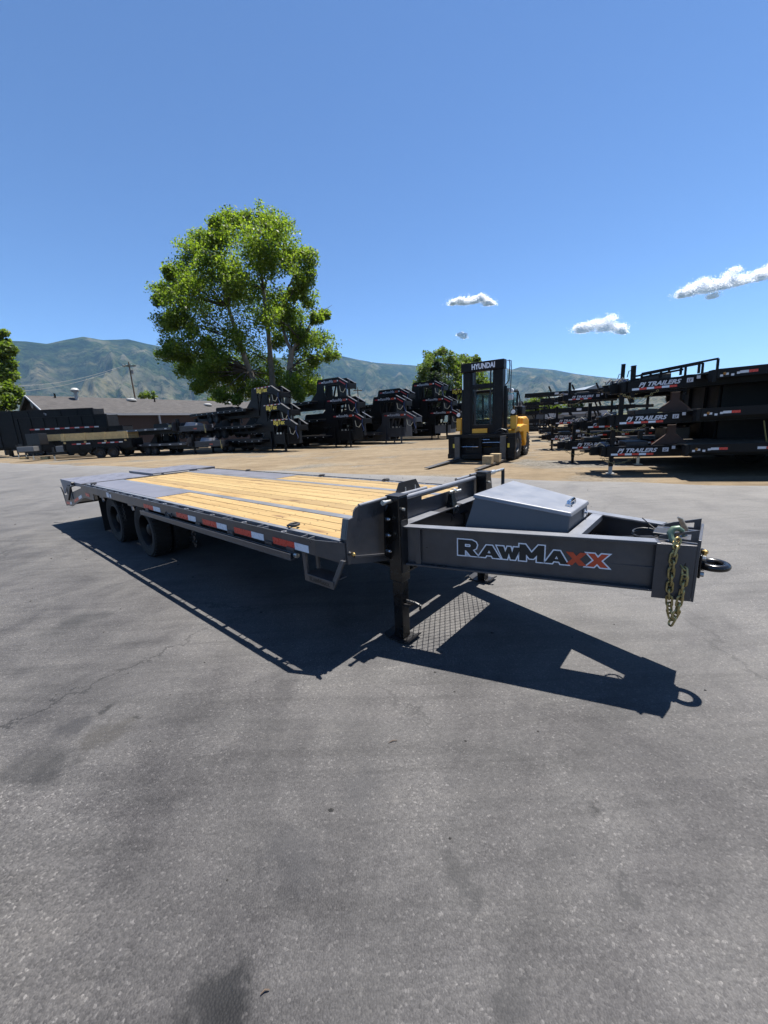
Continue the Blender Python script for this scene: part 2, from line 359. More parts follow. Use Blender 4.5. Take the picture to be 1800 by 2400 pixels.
def mat_leaf(name, dark, mid, light, scale=.35):
    m = bpy.data.materials.new(name); m.use_nodes = True
    n = m.node_tree.nodes; l = m.node_tree.links; n.clear()
    out = n.new('ShaderNodeOutputMaterial')
    geo = n.new('ShaderNodeNewGeometry'); tc = n.new('ShaderNodeTexCoord').outputs['Object']
    t = noise_node(n, l, tc, scale, 4, .6)
    v = math_node(n, l, 'ADD', math_node(n, l, 'MULTIPLY', t.outputs[0], .45), math_node(n, l, 'MULTIPLY', geo.outputs['Random Per Island'], .55))
    dark, mid, light = (tuple(q*ALB for q in c_) for c_ in (dark, mid, light))
    r = ramp(n, [(.25, dark), (.5, mid), (.78, light)]); l.new(v, r.inputs[0])
    d = n.new('ShaderNodeBsdfPrincipled'); d.inputs['Roughness'].default_value = .5; d.inputs['Specular IOR Level'].default_value = .35; l.new(r.outputs[0], d.inputs['Base Color'])
    tr = n.new('ShaderNodeBsdfTranslucent'); l.new(mixc(n, l, r.outputs[0], (1.5, 1.6, .6), 1.0, 'MULTIPLY'), tr.inputs['Color'])
    mx = n.new('ShaderNodeMixShader'); mx.inputs[0].default_value = .58
    l.new(d.outputs[0], mx.inputs[1]); l.new(tr.outputs[0], mx.inputs[2]); l.new(mx.outputs[0], out.inputs[0])
    MATS[name] = m
mat_leaf('leaf_sycamore', (.105, .175, .024), (.215, .325, .045), (.38, .48, .10))
mat_leaf('leaf_poplar', (.08, .14, .03), (.17, .25, .05), (.28, .35, .09))
mat_leaf('leaf_conifer', (.018, .036, .020), (.032, .060, .034), (.06, .09, .05))
mat_leaf('leaf_lime', (.09, .15, .02), (.15, .22, .035), (.22, .30, .06))
paint('bark_pale', (.30, .26, .21), .85, 0, .35, 3, .5, 10)
paint('bark_dark', (.12, .095, .07), .9, 0, .3, 3, .5, 10)

def mat_shingle():
    m, n, l, b = nodes_of('roof_shingle')
    tc = n.new('ShaderNodeTexCoord').outputs['Object']
    br = n.new('ShaderNodeTexBrick'); br.inputs['Scale'].default_value = 1.0
    br.inputs['Brick Width'].default_value = .6; br.inputs['Row Height'].default_value = .28; br.inputs['Mortar Size'].default_value = .015
    br.inputs['Color1'].default_value = (.105, .095, .088, 1); br.inputs['Color2'].default_value = (.155, .142, .13, 1); br.inputs['Mortar'].default_value = (.06, .055, .05, 1)
    l.new(tc, br.inputs['Vector'])
    t = noise_node(n, l, tc, 1.2, 8, .7); r = ramp(n, [(.3, (.50*ALB, .50*ALB, .53*ALB)), (.7, (.86*ALB, .86*ALB, .90*ALB))]); l.new(t.outputs[0], r.inputs[0])
    l.new(mixc(n, l, br.outputs['Color'], r.outputs[0], 1.0, 'MULTIPLY'), b.inputs['Base Color']); b.inputs['Roughness'].default_value = .9
    MATS['roof_shingle'] = m
mat_shingle()

# ------------------------------------------------------------------ mesh helpers
class MB:
    def __init__(s): s.v = []; s.f = []
    def add(s, vs_, fs):
        o = len(s.v); s.v += [tuple(p) for p in vs_]; s.f += [tuple(i+o for i in f) for f in fs]; return s
    def box(s, x0, x1, y0, y1, z0, z1):
        return s.add([(x0,y0,z0),(x1,y0,z0),(x1,y1,z0),(x0,y1,z0),(x0,y0,z1),(x1,y0,z1),(x1,y1,z1),(x0,y1,z1)],
                     [(0,3,2,1),(4,5,6,7),(0,1,5,4),(1,2,6,5),(2,3,7,6),(3,0,4,7)])
    def hexa(s, bottom, top):
        return s.add(list(bottom)+list(top), [(0,3,2,1),(4,5,6,7),(0,1,5,4),(1,2,6,5),(2,3,7,6),(3,0,4,7)])
    def bar(s, p, q, w, h, up=(0, 0, 1)):
        p, q = Vector(p), Vector(q); d = (q-p).normalized(); up = Vector(up)
        if abs(d.dot(up)) > .98: up = Vector((1, 0, 0))
        sd = d.cross(up).normalized()*w/2; u = sd.cross(d).normalized()*h/2
        return s.hexa([p-sd-u, q-sd-u, q+sd-u, p+sd-u], [p-sd+u, q-sd+u, q+sd+u, p+sd+u])
    def tube(s, pts, r, n=8, closed=False):
        pts = [Vector(p) for p in pts]; m = len(pts); rs = r if isinstance(r, (list, tuple)) else [r]*m
        vs_ = []; prev = None
        for i, p in enumerate(pts):
            a = pts[(i-1) % m] if (closed or i > 0) else p; b = pts[(i+1) % m] if (closed or i < m-1) else p
            d = (b-a).normalized()
            if prev is None:
                ref = Vector((0, 0, 1)) if abs(d.z) < .9 else Vector((1, 0, 0)); e = d.cross(ref).normalized()
            else: e = (prev - d*prev.dot(d)).normalized()
            prev = e; g = d.cross(e)
            for k in range(n):
                t = 2*math.pi*k/n; vs_.append(p + (e*math.cos(t)+g*math.sin(t))*rs[i])
        fs = []
        for i in range(m if closed else m-1):
            j = (i+1) % m
            for k in range(n): fs.append((i*n+k, i*n+(k+1) % n, j*n+(k+1) % n, j*n+k))
        if not closed: fs += [tuple(range(n))[::-1], tuple((m-1)*n+k for k in range(n))]
        return s.add(vs_, fs)
    def prism(s, poly, axis, a, b):
        m = len(poly)
        P = {'x': lambda u, v, w: (w, u, v), 'y': lambda u, v, w: (u, w, v), 'z': lambda u, v, w: (u, v, w)}[axis]
        vs_ = [P(u, v, a) for u, v in poly]+[P(u, v, b) for u, v in poly]
        return s.add(vs_, [tuple(range(m))[::-1], tuple(range(m, 2*m))]+[(i, (i+1) % m, m+(i+1) % m, m+i) for i in range(m)])
    def lathe(s, prof, c, axis='y', n=28):
        vs_ = []
        for r, h in prof:
            for k in range(n):
                t = 2*math.pi*k/n; a, b = r*math.cos(t), r*math.sin(t)
                vs_.append({'y': (c[0]+a, c[1]+h, c[2]+b), 'x': (c[0]+h, c[1]+a, c[2]+b), 'z': (c[0]+a, c[1]+b, c[2]+h)}[axis])
        m = len(prof)
        return s.add(vs_, [(i*n+k, i*n+(k+1) % n, (i+1)*n+(k+1) % n, (i+1)*n+k) for i in range(m-1) for k in range(n)])
    def torus(s, c, R_, r, axis='z', n=24, k=10):
        pts = []
        for i in range(n):
            t = 2*math.pi*i/n; a, b = R_*math.cos(t), R_*math.sin(t)
            pts.append({'z': (c[0]+a, c[1]+b, c[2]), 'y': (c[0]+a, c[1], c[2]+b), 'x': (c[0], c[1]+a, c[2]+b)}[axis])
        return s.tube(pts, r, k, True)
    def mesh(s, name, smooth=False, angle=40):
        me = bpy.data.meshes.new(name); me.from_pydata(s.v, [], s.f); 
        bm = bmesh.new(); bm.from_mesh(me); bmesh.ops.recalc_face_normals(bm, faces=bm.faces); bm.to_mesh(me); bm.free()
        if smooth:
            me.polygons.foreach_set('use_smooth', [True]*len(me.polygons)); me.set_sharp_from_angle(angle=R(angle))
        me.update(); return me
    def build(s, name, mat, parent=None, smooth=False, bevel=0, angle=40):
        return obj(name, s.mesh(name, smooth, angle), mat, parent, bevel)
def obj(name, me, mat, parent=None, bevel=0):
    o = bpy.data.objects.new(name, me); COL.objects.link(o)
    if mat is not None and not me.materials: me.materials.append(MATS[mat])
    if parent is not None: o.parent = parent
    if bevel:
        b = o.modifiers.new('bevel', 'BEVEL'); b.width = bevel; b.segments = 2; b.limit_method = 'ANGLE'; b.angle_limit = R(50); b.harden_normals = False
    return o
def tag(o, label, cat, group=None, kind=None):
    if label: o['label'] = label
    if cat: o['category'] = cat
    if group: o['group'] = group
    if kind: o['kind'] = kind
    return o
def thing(name, label, cat, loc=(0, 0, 0), rz=0, group=None, rot=None):
    o = bpy.data.objects.new(name, None); COL.objects.link(o); o.location = loc; o.empty_display_size = .2
    o.rotation_euler = rot if rot else (0, 0, rz); return tag(o, label, cat, group)
def empty_part(name, parent, loc=(0, 0, 0)):
    o = bpy.data.objects.new(name, None); COL.objects.link(o); o.parent = parent; o.location = loc; o.empty_display_size = .05; return o
def structure(o): o['kind'] = 'structure'; return o

def place_mesh(me, O, U, V):
    U, V = Vector(U).normalized(), Vector(V).normalized(); N = U.cross(V)
    M = Matrix(((U.x, V.x, N.x, O[0]), (U.y, V.y, N.y, O[1]), (U.z, V.z, N.z, O[2]), (0, 0, 0, 1)))
    me.transform(M); return me
def curve_mesh(cu, name):
    o = bpy.data.objects.new('tmp', cu); COL.objects.link(o)
    dg = bpy.context.evaluated_depsgraph_get()
    me = bpy.data.meshes.new_from_object(o.evaluated_get(dg)); me.name = name
    bpy.data.objects.remove(o); bpy.data.curves.remove(cu); return me
def text_mesh(txt, size, shear=0, bold=0, ext=.002, width=None, spacing=1.0):
    cu = bpy.data.curves.new('t', 'FONT'); cu.body = txt; cu.size = size; cu.shear = shear; cu.offset = bold; cu.extrude = ext; cu.space_character = spacing; cu.resolution_u = 3
    me = curve_mesh(cu, 'lettering')
    if width:
        xs = [v.co.x for v in me.vertices]; k = width/(max(xs)-min(xs)); x0 = min(xs)
        for v in me.vertices: v.co.x = (v.co.x-x0)*k
    return me
def poly_mesh(polys, offset=0, ext=.001):
    cu = bpy.data.curves.new('p', 'CURVE'); cu.dimensions = '2D'; cu.fill_mode = 'BOTH'; cu.offset = offset; cu.extrude = ext
    for poly in polys:
        sp = cu.splines.new('POLY'); sp.points.add(len(poly)-1); sp.use_cyclic_u = True
        for p, (x, y) in zip(sp.points, poly): p.co = (x, y, 0, 1)
    return curve_mesh(cu, 'lettering')

# block capitals of the maker's wordmark: (glyph, x0, width, height)
GL = {
 'R': [[(0,0),(0,1),(.72,1),(.92,.88),(.98,.72),(.93,.50),(.76,.38),(1.04,0),(.66,0),(.42,.32),(.36,.32),(.36,0)], [(.36,.56),(.62,.56),(.66,.64),(.62,.74),(.36,.74)]],
 'A': [[(0,0),(.38,1),(.66,1),(1.04,0),(.70,0),(.64,.17),(.39,.17),(.33,0)], [(.44,.36),(.59,.36),(.515,.60)]],
 'W': [[(-.02,1),(.26,0),(.46,0),(.53,.48),(.62,0),(.82,0),(1.06,1),(.74,1),(.68,.55),(.60,1),(.46,1),(.37,.55),(.28,1)]],
 'M': [[(0,0),(0,1),(.24,1),(.50,.52),(.76,1),(1,1),(1,0),(.72,0),(.72,.40),(.58,.16),(.42,.16),(.28,.40),(.28,0)]],
 'X': [[(0,0),(.34,.50),(.02,1),(.36,1),(.52,.72),(.68,1),(1.0,1),(.68,.50),(1.02,0),(.66,0),(.50,.26),(.36,0)]],
}
def wordmark(spec, offset, ext):
    polys = []
    for g, x0, w, h in spec:
        for pl in GL[g]: polys.append([(x0+x*w, y*h) for x, y in pl])
    return poly_mesh(polys, offset, ext)
WM_DARK = [('R',0,.142,.120),('A',.150,.145,.090),('W',.281,.150,.092),('M',.430,.160,.118),('A',.596,.138,.090)]
WM_RED = [('X',.718,.130,.090),('X',.846,.124,.090)]

# ------------------------------------------------------------------ the setting
g = MB(); N = 48
g.add([(0, 0, -.004)]+[(15000*math.cos(2*math.pi*i/N), 15000*math.sin(2*math.pi*i/N), -.004) for i in range(N)], [(0, 1+i, 1+(i+1) % N) for i in range(N)])
structure(g.build('ground', 'dirt_surface'))
# asphalt yard: its far edge runs from lower right to upper left and is ragged
edge = []
for i in range(141):
    t = i/140; x = 60-150*t; y = 13.72 - .6467*x
    w = mnoise.noise(Vector((x*.35, 3.1, 0)))*.55 + mnoise.noise(Vector((x*1.7, 9.2, 0)))*.22
    edge.append((x, y+w, .004))
a = MB(); vs_ = edge+[(p[0]-30*0, -40, .004) for p in edge]
a.add(vs_, [(i, i+1, 141+i+1, 141+i) for i in range(140)])
structure(a.build('asphalt_yard', 'asphalt_surface'))

rg = random.Random(17); gm = MB()
for i in range(420):
    x, y = rg.uniform(-9, 7), rg.uniform(.7, 14)
    if y > 13.2-.6467*x: continue
    if abs(x/y) > 1.05: continue
    s = rg.choice((.004, .005, .006, .008, .011))*(1+.05*y)*rg.uniform(.7, 1.4); w = rg.uniform(0, 6.28); e = rg.uniform(.6, 1.5)
    pts = [(x+s*e*math.cos(w+t)*rg.uniform(.7, 1.2), y+s*math.sin(w+t)*rg.uniform(.7, 1.2), .0045) for t in (0, 1.26, 2.51, 3.77, 5.03)]
    gm.add(pts+[(x+rg.uniform(-.3, .3)*s, y, .0045+s*rg.uniform(.5, 1.0))], [(0, 1, 5), (1, 2, 5), (2, 3, 5), (3, 4, 5), (4, 0, 5)])
o = gm.build('loose_grit', 'grit'); o['kind'] = 'stuff'; o['label'] = 'dark loose grit scattered over the asphalt yard'; o['category'] = 'grit'
for nm, lab, px, py, L_, an in (('twig', 'small pale twig lying on the asphalt in the middle foreground', 921, 1741, .05, 15), ('twig', 'short broken twig lying on the asphalt near the bottom edge', 622, 2330, .028, 20)):
    pp = on_ground(px, py); o = MB().tube([(-L_/2, 0, .008), (0, .004, .010), (L_/2, 0, .008)], [.0015, .003, .0015], 6).build(nm, 'pole_wood', smooth=True); o.location = (pp.x, pp.y, .002); o.rotation_euler = (0, 0, R(an)); tag(o, lab, 'twig')

la, lb = on_ground(-60, 1112), on_ground(238, 1090)
structure(MB().bar((la.x, la.y, .0085), (lb.x, lb.y, .0085), .11, .001).build('painted_line', 'faded_line'))

def mountains():
    prof = [(-900,880),(-500,840),(-250,815),(-100,802),(0,798),(60,800),(110,806),(150,797),(195,789),(240,797),(275,796),(300,795),(345,806),(400,816),(470,826),(560,836),(650,838),(740,840),(790,832),(835,842),(880,850),(940,854),(990,858),(1050,868),(1120,866),(1177,861),(1200,866),(1220,860),(1256,863),(1300,867),(1348,876),(1421,885),(1475,890),(1600,903),(1800,914),(2000,912),(2400,890),(2900,880)]
    th, el, dist = [], [], []
    for x, y in prof:
        d = sight(x, y); th.append(math.atan2(d.x, d.y)); el.append(math.atan2(d.z, math.hypot(d.x, d.y)))
    th, el = np.array(th), np.array(el)
    T = np.linspace(th[0], th[-1], 620); E_ = np.interp(T, th, el)
    RR = np.interp(T, [-.9, -.2, .1, .45, .9], [5400, 6400, 8000, 9200, 9000])
    K = 110; verts = []; faces = []; spur = []
    for i in range(len(T)):
        rr = RR[i]; r0 = 2600; hr = rr*math.tan(E_[i])+CAM_H
        for k in range(K):
            t = k/(K-22)
            r = r0+(rr-r0)*t
            ax = T[i]*9000
            nz = mnoise.ridged_multi_fractal(Vector((ax/1150, r/3000+5, 2.0)), 0.9, 2.1, 6, 1.0, 2.0)*.5
            nf = mnoise.fractal(Vector((ax/420, r/700, 7.7)), .9, 2.0, 4)
            if t <= 1:
                base = hr*(t**1.25)
                h = base + (nz-.62)*1200*t*(1-t)*1.5 + nf*120*t*(1-t)*2
                # keep every slope under its ridge line
                h = min(h, hr*(r/rr)*.985 if t < .985 else 1e9)
            else:
                h = hr*(1-(t-1)*2.2)
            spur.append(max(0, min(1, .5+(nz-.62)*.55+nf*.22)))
            verts.append((r*math.sin(T[i]), r*math.cos(T[i]), h-6 if t < .02 else h))
    for i in range(len(T)-1):
        for k in range(K-1): faces.append((i*K+k, i*K+k+1, (i+1)*K+k+1, (i+1)*K+k))
    me = bpy.data.meshes.new('mountains'); me.from_pydata(verts, [], faces); me.polygons.foreach_set('use_smooth', [True]*len(faces))
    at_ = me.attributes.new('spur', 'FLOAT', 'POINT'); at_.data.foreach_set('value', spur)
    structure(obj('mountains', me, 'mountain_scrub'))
mountains()

# ------------------------------------------------------------------ the main trailer
YAW = -0.7151
T = thing('equipment_trailer', 'long charcoal equipment trailer with yellow wood deck and big lettering on its tongue', 'trailer', (0.4859, 3.5346, 0), YAW)
DZ, HW = .944, 1.295
CH = 'charcoal'
def I_beam(p, q, z0, z1, fw, tf=.014, tw=.012):
    m = MB()
    m.bar((p[0], p[1], z1-tf/2), (q[0], q[1], z1-tf/2), fw, tf); m.bar((p[0], p[1], z0+tf/2), (q[0], q[1], z0+tf/2), fw, tf)
    m.bar((p[0], p[1], (z0+z1)/2), (q[0], q[1], (z0+z1)/2), tw, z1-z0-2*tf); return m
HX, RX = -6.86, -8.62          # hinge of the tail, end of the ramps
# planks
ys = [-1.163+.5*0, ]
def planks(y0, y1, n, x0, x1):
    w = (y1-y0)/n
    for i in range(n):
        a, b = y0+w*i+.0042, y0+w*(i+1)-.0042
        dz = random.uniform(-.0015, .0015)
        MB().box(x0+random.uniform(0, .004), x1-random.uniform(0, .004), a, b, DZ-.038, DZ+dz).build('plank', 'plank_wood', T, bevel=.004)
planks(-1.163, -.701, 3, -3.635, -.012)
planks(-.603, .603, 7, HX+.10, -.012)
planks(.701, 1.163, 3, -3.635, -.012)
for s in (-1, 1):
    MB().box(HX+.02, -.008, s*.652-.048, s*.652+.048, DZ-.045, DZ+.002).build('deck_strip', 'charcoal_sunlit', T, bevel=.002)
    y = sorted((s*1.160, s*.705))
    MB().box(HX+.02, -3.642, y[0], y[1], DZ-.008, DZ+.003).build('tread_plate', 'tread_plate', T)
    # deck edge angle and side channel behind the open gap
    y = sorted((s*1.165, s*1.212))
    MB().box(HX, -.03, y[0], y[1], DZ-.010, DZ+.002).box(HX, -.03, *sorted((s*1.198, s*1.210)), DZ-.15, DZ-.010).build('deck_edge', 'charcoal_sunlit', T, bevel=.002)
    # rub rail with its front end bent inwards
    m = MB(); m.box(HX, -.20, *sorted((s*1.283, s*1.295)), .826, .944)
    m.hexa([(-.20, s*1.283, .826), (-.20, s*1.295, .826), (.005, s*1.197, .775), (.005, s*1.185, .775)], [(-.20, s*1.283, .944), (-.20, s*1.295, .944), (.005, s*1.197, .930), (.005, s*1.185, .930)])
    m.hexa([(-.42, s*1.282, .826), (-.42, s*1.294, .826), (.005, s*1.197, .765), (.005, s*1.185, .765)], [(-.42, s*1.282, .828), (-.42, s*1.294, .828), (.005, s*1.197, .78), (.005, s*1.185, .78)])
    m.build('rub_rail', CH, T, bevel=.002)
    if s > 0: MB().box(HX, -.10, 1.2105, 1.2825, .85, .858).build('gap_light_block', CH, T)  # added plate, blocks the light that would fall through the far gap
    # stake pockets and pipe spools in the gap
    x = -.34; k = 0
    while x > HX+.1:
        if k % 2 == 0:
            m = MB()
            for d in (-.042, .042): m.box(x+d-.004, x+d+.004, *sorted((s*1.2105, s*1.283)), .84, .940)
            m.build('stake_pocket', 'charcoal_sunlit', T)
        else:
            MB().lathe([(.012, -.05), (.024, -.05), (.024, .05), (.012, .05), (.012, -.05)], (x, s*1.247, .887), 'z', 12).build('pipe_spool', 'charcoal_sunlit', T, smooth=True)
        x -= .305; k += 1
    # winch track under the rail
    m = MB(); m.box(-3.70, -.45, *sorted((s*1.308, s*1.346)), .752, .760).box(-3.70, -.45, *sorted((s*1.339, s*1.346)), .760, .806).box(-3.70, -.45, *sorted((s*1.308, s*1.315)), .760, .806)
    m.build('winch_track', CH, T, bevel=.002)
    for i, x in enumerate((-3.55, -2.9, -2.1, -1.43, -.8, -.5)):
        MB().box(x-.05, x+.05, *sorted((s*1.296, s*1.3075)), .775, .84).build('track_clip', CH, T)
    for a, b, c in ((-3.669, -3.342, -3.117), (-2.645, -2.339, -2.153), (-1.996, -1.695, -1.498), (-1.358, -1.067, -.874), (-.738, -.449, -.279)):
        if s < 0 or True:
            MB().box(a, b, *sorted((s*1.2955, s*1.2985)), .832, .888).build('reflective_tape', 'tape_red', T)
            MB().box(b+.002, c, *sorted((s*1.2955, s*1.2985)), .832, .888).build('reflective_tape', 'tape_white', T)
    # hanging hook under the rail near the wheels
    for dx in (0, .16): MB().tube([(-2.94+dx, s*1.296, .86), (-2.94+dx, s*1.31, .83), (-2.90+dx, s*1.31, .825)], .006, 6).build('rope_hook', 'black_steel', T, smooth=True)
# tie-down rings on the deck edge
for x, y in ((-.63, -1.15), (-3.0, 1.19), (-5.3, 1.19), (-6.4, -1.19), (-1.6, 1.19)):
    m = MB(); m.torus((x, y, DZ+.03), .038, .011, 'z', 18, 8); m.tube([(x-.06, y-.03, DZ+.012), (x-.04, y, DZ+.03), (x-.06, y+.03, DZ+.012)], .012, 8)
    m.build('tie_down_ring', 'black_steel', T, smooth=True)
# deck screws, two per plank on every crossmember
m = MB()
for i in range(17):
    x = -.25-.4*i
    for y0, y1, n_, xa in ((-1.163, -.701, 3, -3.635), (-.603, .603, 7, HX+.1), (.701, 1.163, 3, -3.635)):
        if x < xa: continue
        w = (y1-y0)/n_
        for k in range(n_):
            for f in (.2, .8):
                cx, cy = x+random.uniform(-.012, .012), y0+w*(k+f)
                m.add([(cx+.007*math.cos(t), cy+.007*math.sin(t), DZ+.0025) for t in (0, 1.047, 2.094, 3.142, 4.189, 5.236)], [(0, 1, 2, 3, 4, 5)])
m.build('deck_screws', 'black_steel', T)['kind'] = 'stuff'
# stickers and wiring
MB().box(-5.28, -5.16, -1.2985, -1.2955, .845, .92).build('sticker', 'tape_white', T)
MB().box(-5.12, -5.05, -1.2985, -1.2955, .85, .90).build('sticker', 'letter_white', T)
m = MB(); m.tube([(.17, -.60, .94), (.40, -.50, .93), (.9, -.37, .935), (1.4, -.22, .93), (1.70, -.10, .955)], .009, 6); m.build('wiring_loom', 'black_steel', T, smooth=True)
# frame underneath
for s in (-1, 1):
    I_beam((-6.8, s*.46), (.06, s*.46), .50, .826, .13).build('main_beam', 'black_steel', T)
for i in range(17):
    x = -.25-.4*i
    MB().box(x-.006, x+.006, -1.22, 1.22, .83, .904).box(x-.03, x+.03, -1.22, 1.22, .826, .832).build('crossmember', 'black_steel', T)
# axles, wheels
def wheel(cx, cy, s, parent=T):
    w = empty_part('wheel', parent, (cx, cy, .398))
    Rr = .398
    t = MB(); t.lathe([(.245, -.095), (.30, -.118), (.365, -.118), (.388, -.098), (.396, -.06), (.398, -.0), (.396, .06), (.388, .098), (.365, .118), (.30, .118), (.245, .095)], (0, 0, 0), 'y', 40)
    for k in range(40):
        a = 2*math.pi*k/40
        for yy, sh in ((-.078, 0), (.078, .07)):
            c, sn = math.cos(a+sh), math.sin(a+sh)
            t.add([((.385+dr)*math.cos(a+sh+da), yy+dy, (.385+dr)*math.sin(a+sh+da)) for dr in (0, .016) for da, dy in ((-.035, -.03), (.035, -.03), (.035, .03), (-.035, .03))], [(0,3,2,1),(4,5,6,7),(0,1,5,4),(1,2,6,5),(2,3,7,6),(3,0,4,7)])
    t.build('tyre', 'rubber', w, smooth=True)
    r = MB(); o = s
    r.lathe([(.247, o*.098), (.238, o*.100), (.226, o*.082), (.215, o*.03), (.205, -o*.02), (.12, -o*.035), (.095, -o*.02), (.085, o*.0), (.085, o*.05), (.06, o*.065), (.001, o*.067)], (0, 0, 0), 'y', 36)
    r.lathe([(.247, -o*.098), (.20, -o*.09), (.20, -o*.03)], (0, 0, 0), 'y', 36)
    r.build('rim', 'bg_black', w, smooth=True)
    n_ = MB()
    for k in range(8):
        a = 2*math.pi*k/8; n_.lathe([(.014, -.01), (.014, .022), (.001, .026)] if o > 0 else [(.014, .01), (.014, -.022), (.001, -.026)], (.145*math.cos(a), -o*.03, .145*math.sin(a)), 'y', 6)
    n_.build('lug_nuts', 'black_steel', w)
for x in (-5.69, -4.29):
    for s in (-1, 1):
        wheel(x, s*1.05, s); wheel(x, s*.78, -s)
    MB().tube([(x, -1.0, .398), (x, 1.0, .398)], .06, 14).build('axle', 'black_steel', T, smooth=True)
    for s in (-1, 1):
        MB().tube([(x-.5, s*.46, .47), (x-.25, s*.46, .36), (x, s*.46, .33), (x+.25, s*.46, .36), (x+.5, s*.46, .47)], .035, 6).build('leaf_spring', 'black_steel', T)
for s in (-1, 1):
    MB().box(-6.42, -6.405, *sorted((s*1.17, s*.62)), .10, .80).build('mud_flap', 'rubber', T)
    for x in (-5.69, -4.29):
        m = MB(); m.box(x-.12, x+.12, *sorted((s*1.20, s*1.275)), .79, .84).tube([(x+.1, s*1.285, .80), (x+.13, s*1.285, .74)], .016, 8)
        m.build('fender_bracket', CH, T)
m = MB()
for k in range(8): m.torus((-4.98, -1.19, .72-.034*k), .016, .0045, 'x' if k % 2 else 'y', 10, 5)
m.build('hanging_chain', 'black_steel', T, smooth=True)
m = MB()
for k in range(5): m.torus((-2.55, -1.18, .66-.045*k), .02, .006, 'x' if k % 2 else 'y', 10, 5)
m.build('hanging_chain', 'black_steel', T, smooth=True)

# tail: dovetail frame and two flat ramps
MB().box(HX-.05, HX+.02, -1.28, 1.28, DZ-.06, DZ-.012).tube([(HX-.02, -1.27, DZ-.004), (HX-.02, 1.27, DZ-.004)], .016, 8).build('hinge_bar', 'black_steel', T, smooth=True)
for s in (-1, 1):
    pl = [(-6.2, .83), (-6.2, .70), (-6.86, .695), (-8.02, .415), (-8.55, .395), (-8.55, .60), (-6.95, .87)]
    MB().prism(pl, 'y', *sorted((s*1.262, s*1.276))).build('dovetail_side', CH, T, bevel=.002)
    for (xa, za), (xb, zb), mat in (((-6.45, .77), (-6.70, .77), 'tape_red'), ((-7.02, .715), (-7.30, .648), 'tape_white'), ((-7.31, .645), (-7.72, .548), 'tape_red'), ((-8.0, .49), (-8.16, .472), 'tape_white'), ((-8.17, .471), (-8.5, .45), 'tape_red')):
        MB().bar((xa, s*1.2785, za), (xb, s*1.2785, zb), .003, .055).build('reflective_tape', mat, T)
MB().hexa([(-6.9, -1.25, .80), (-8.5, -1.25, .42), (-8.5, 1.25, .42), (-6.9, 1.25, .80)], [(-6.9, -1.25, .84), (-8.5, -1.25, .46), (-8.5, 1.25, .46), (-6.9, 1.25, .84)]).build('dovetail_deck', 'black_steel', T)
MB().box(-8.64, -8.55, -1.27, 1.27, .38, .60).build('rear_bumper', 'black_steel', T, bevel=.004)
for s in (-1, 1):
    for k in range(3):
        m = MB(); y = s*(1.15-.16*k); m.lathe([(.001, -.014), (.05, -.012), (.055, 0)], (-8.644, y, .49), 'x', 14); m.build('tail_light', 'tape_red', T, smooth=True)
def ramp_part(y0, y1, z, x0, x1, near):
    m = MB(); m.box(x0, x1, y0, y1, z-.022, z)
    for y in (y0, y1-.014): m.prism([(x1, z-.06), (x1, z-.022), (x0, z-.022), (x0+.06, z-.14), (x0+.10, z-.30), (x0+.20, z-.30), (x0+.55, z-.09)], 'y', y, y+.014)
    r = m.build('ramp', 'tread_plate', T, bevel=.002)
    k = 0; x = x1-.16
    while x > x0+.08:
        for q in range(3):
            ya = y0+.12+(y1-y0-.2)*q/3; MB().box(x-.006, x+.006, ya+(.1 if k % 2 else 0), ya+.11+(.1 if k % 2 else 0), z-.001, z+.0025).build('cleat', 'tread_plate', r)
        x -= .27; k += 1
    MB().prism([(x0+.02, z-.02), (x0+.07, z-.02), (x0+.30, .46), (x0+.25, .46)], 'y', (y0+y1)/2-.02, (y0+y1)/2+.02).build('support_leg', 'black_steel', r)
    return r
ramp_part(-1.275, -.11, .953, RX, HX-.03, True)
ramp_part(-.06, 1.275, .992, RX+.28, HX-.03, False)
# near ramp latch, spring arm and handle
m = MB(); m.tube([(-7.35, -1.285, .90), (-7.62, -1.30, .86), (-8.05, -1.30, .56)], .018, 8); m.build('spring_arm', 'black_steel', T, smooth=True)
m = MB(); m.tube([(-8.75, -1.24, .42), (-8.80, -1.24, .62), (-8.90, -1.24, .74), (-8.96, -1.24, .74)], .014, 8); m.build('latch_handle', 'black_steel', T, smooth=True)
m = MB(); m.box(-8.05, -7.75, -1.29, -1.27, .60, .86).box(-8.30, -8.22, -1.27, -1.2, .55, .9); m.build('latch_plate', 'charcoal_box', T)
m = MB(); m.lathe([(.03, -.03), (.03, .03), (.001, .03)], (-7.45, -1.285, .93), 'y', 12); m.build('hinge_pin', 'black_steel', T, smooth=True)

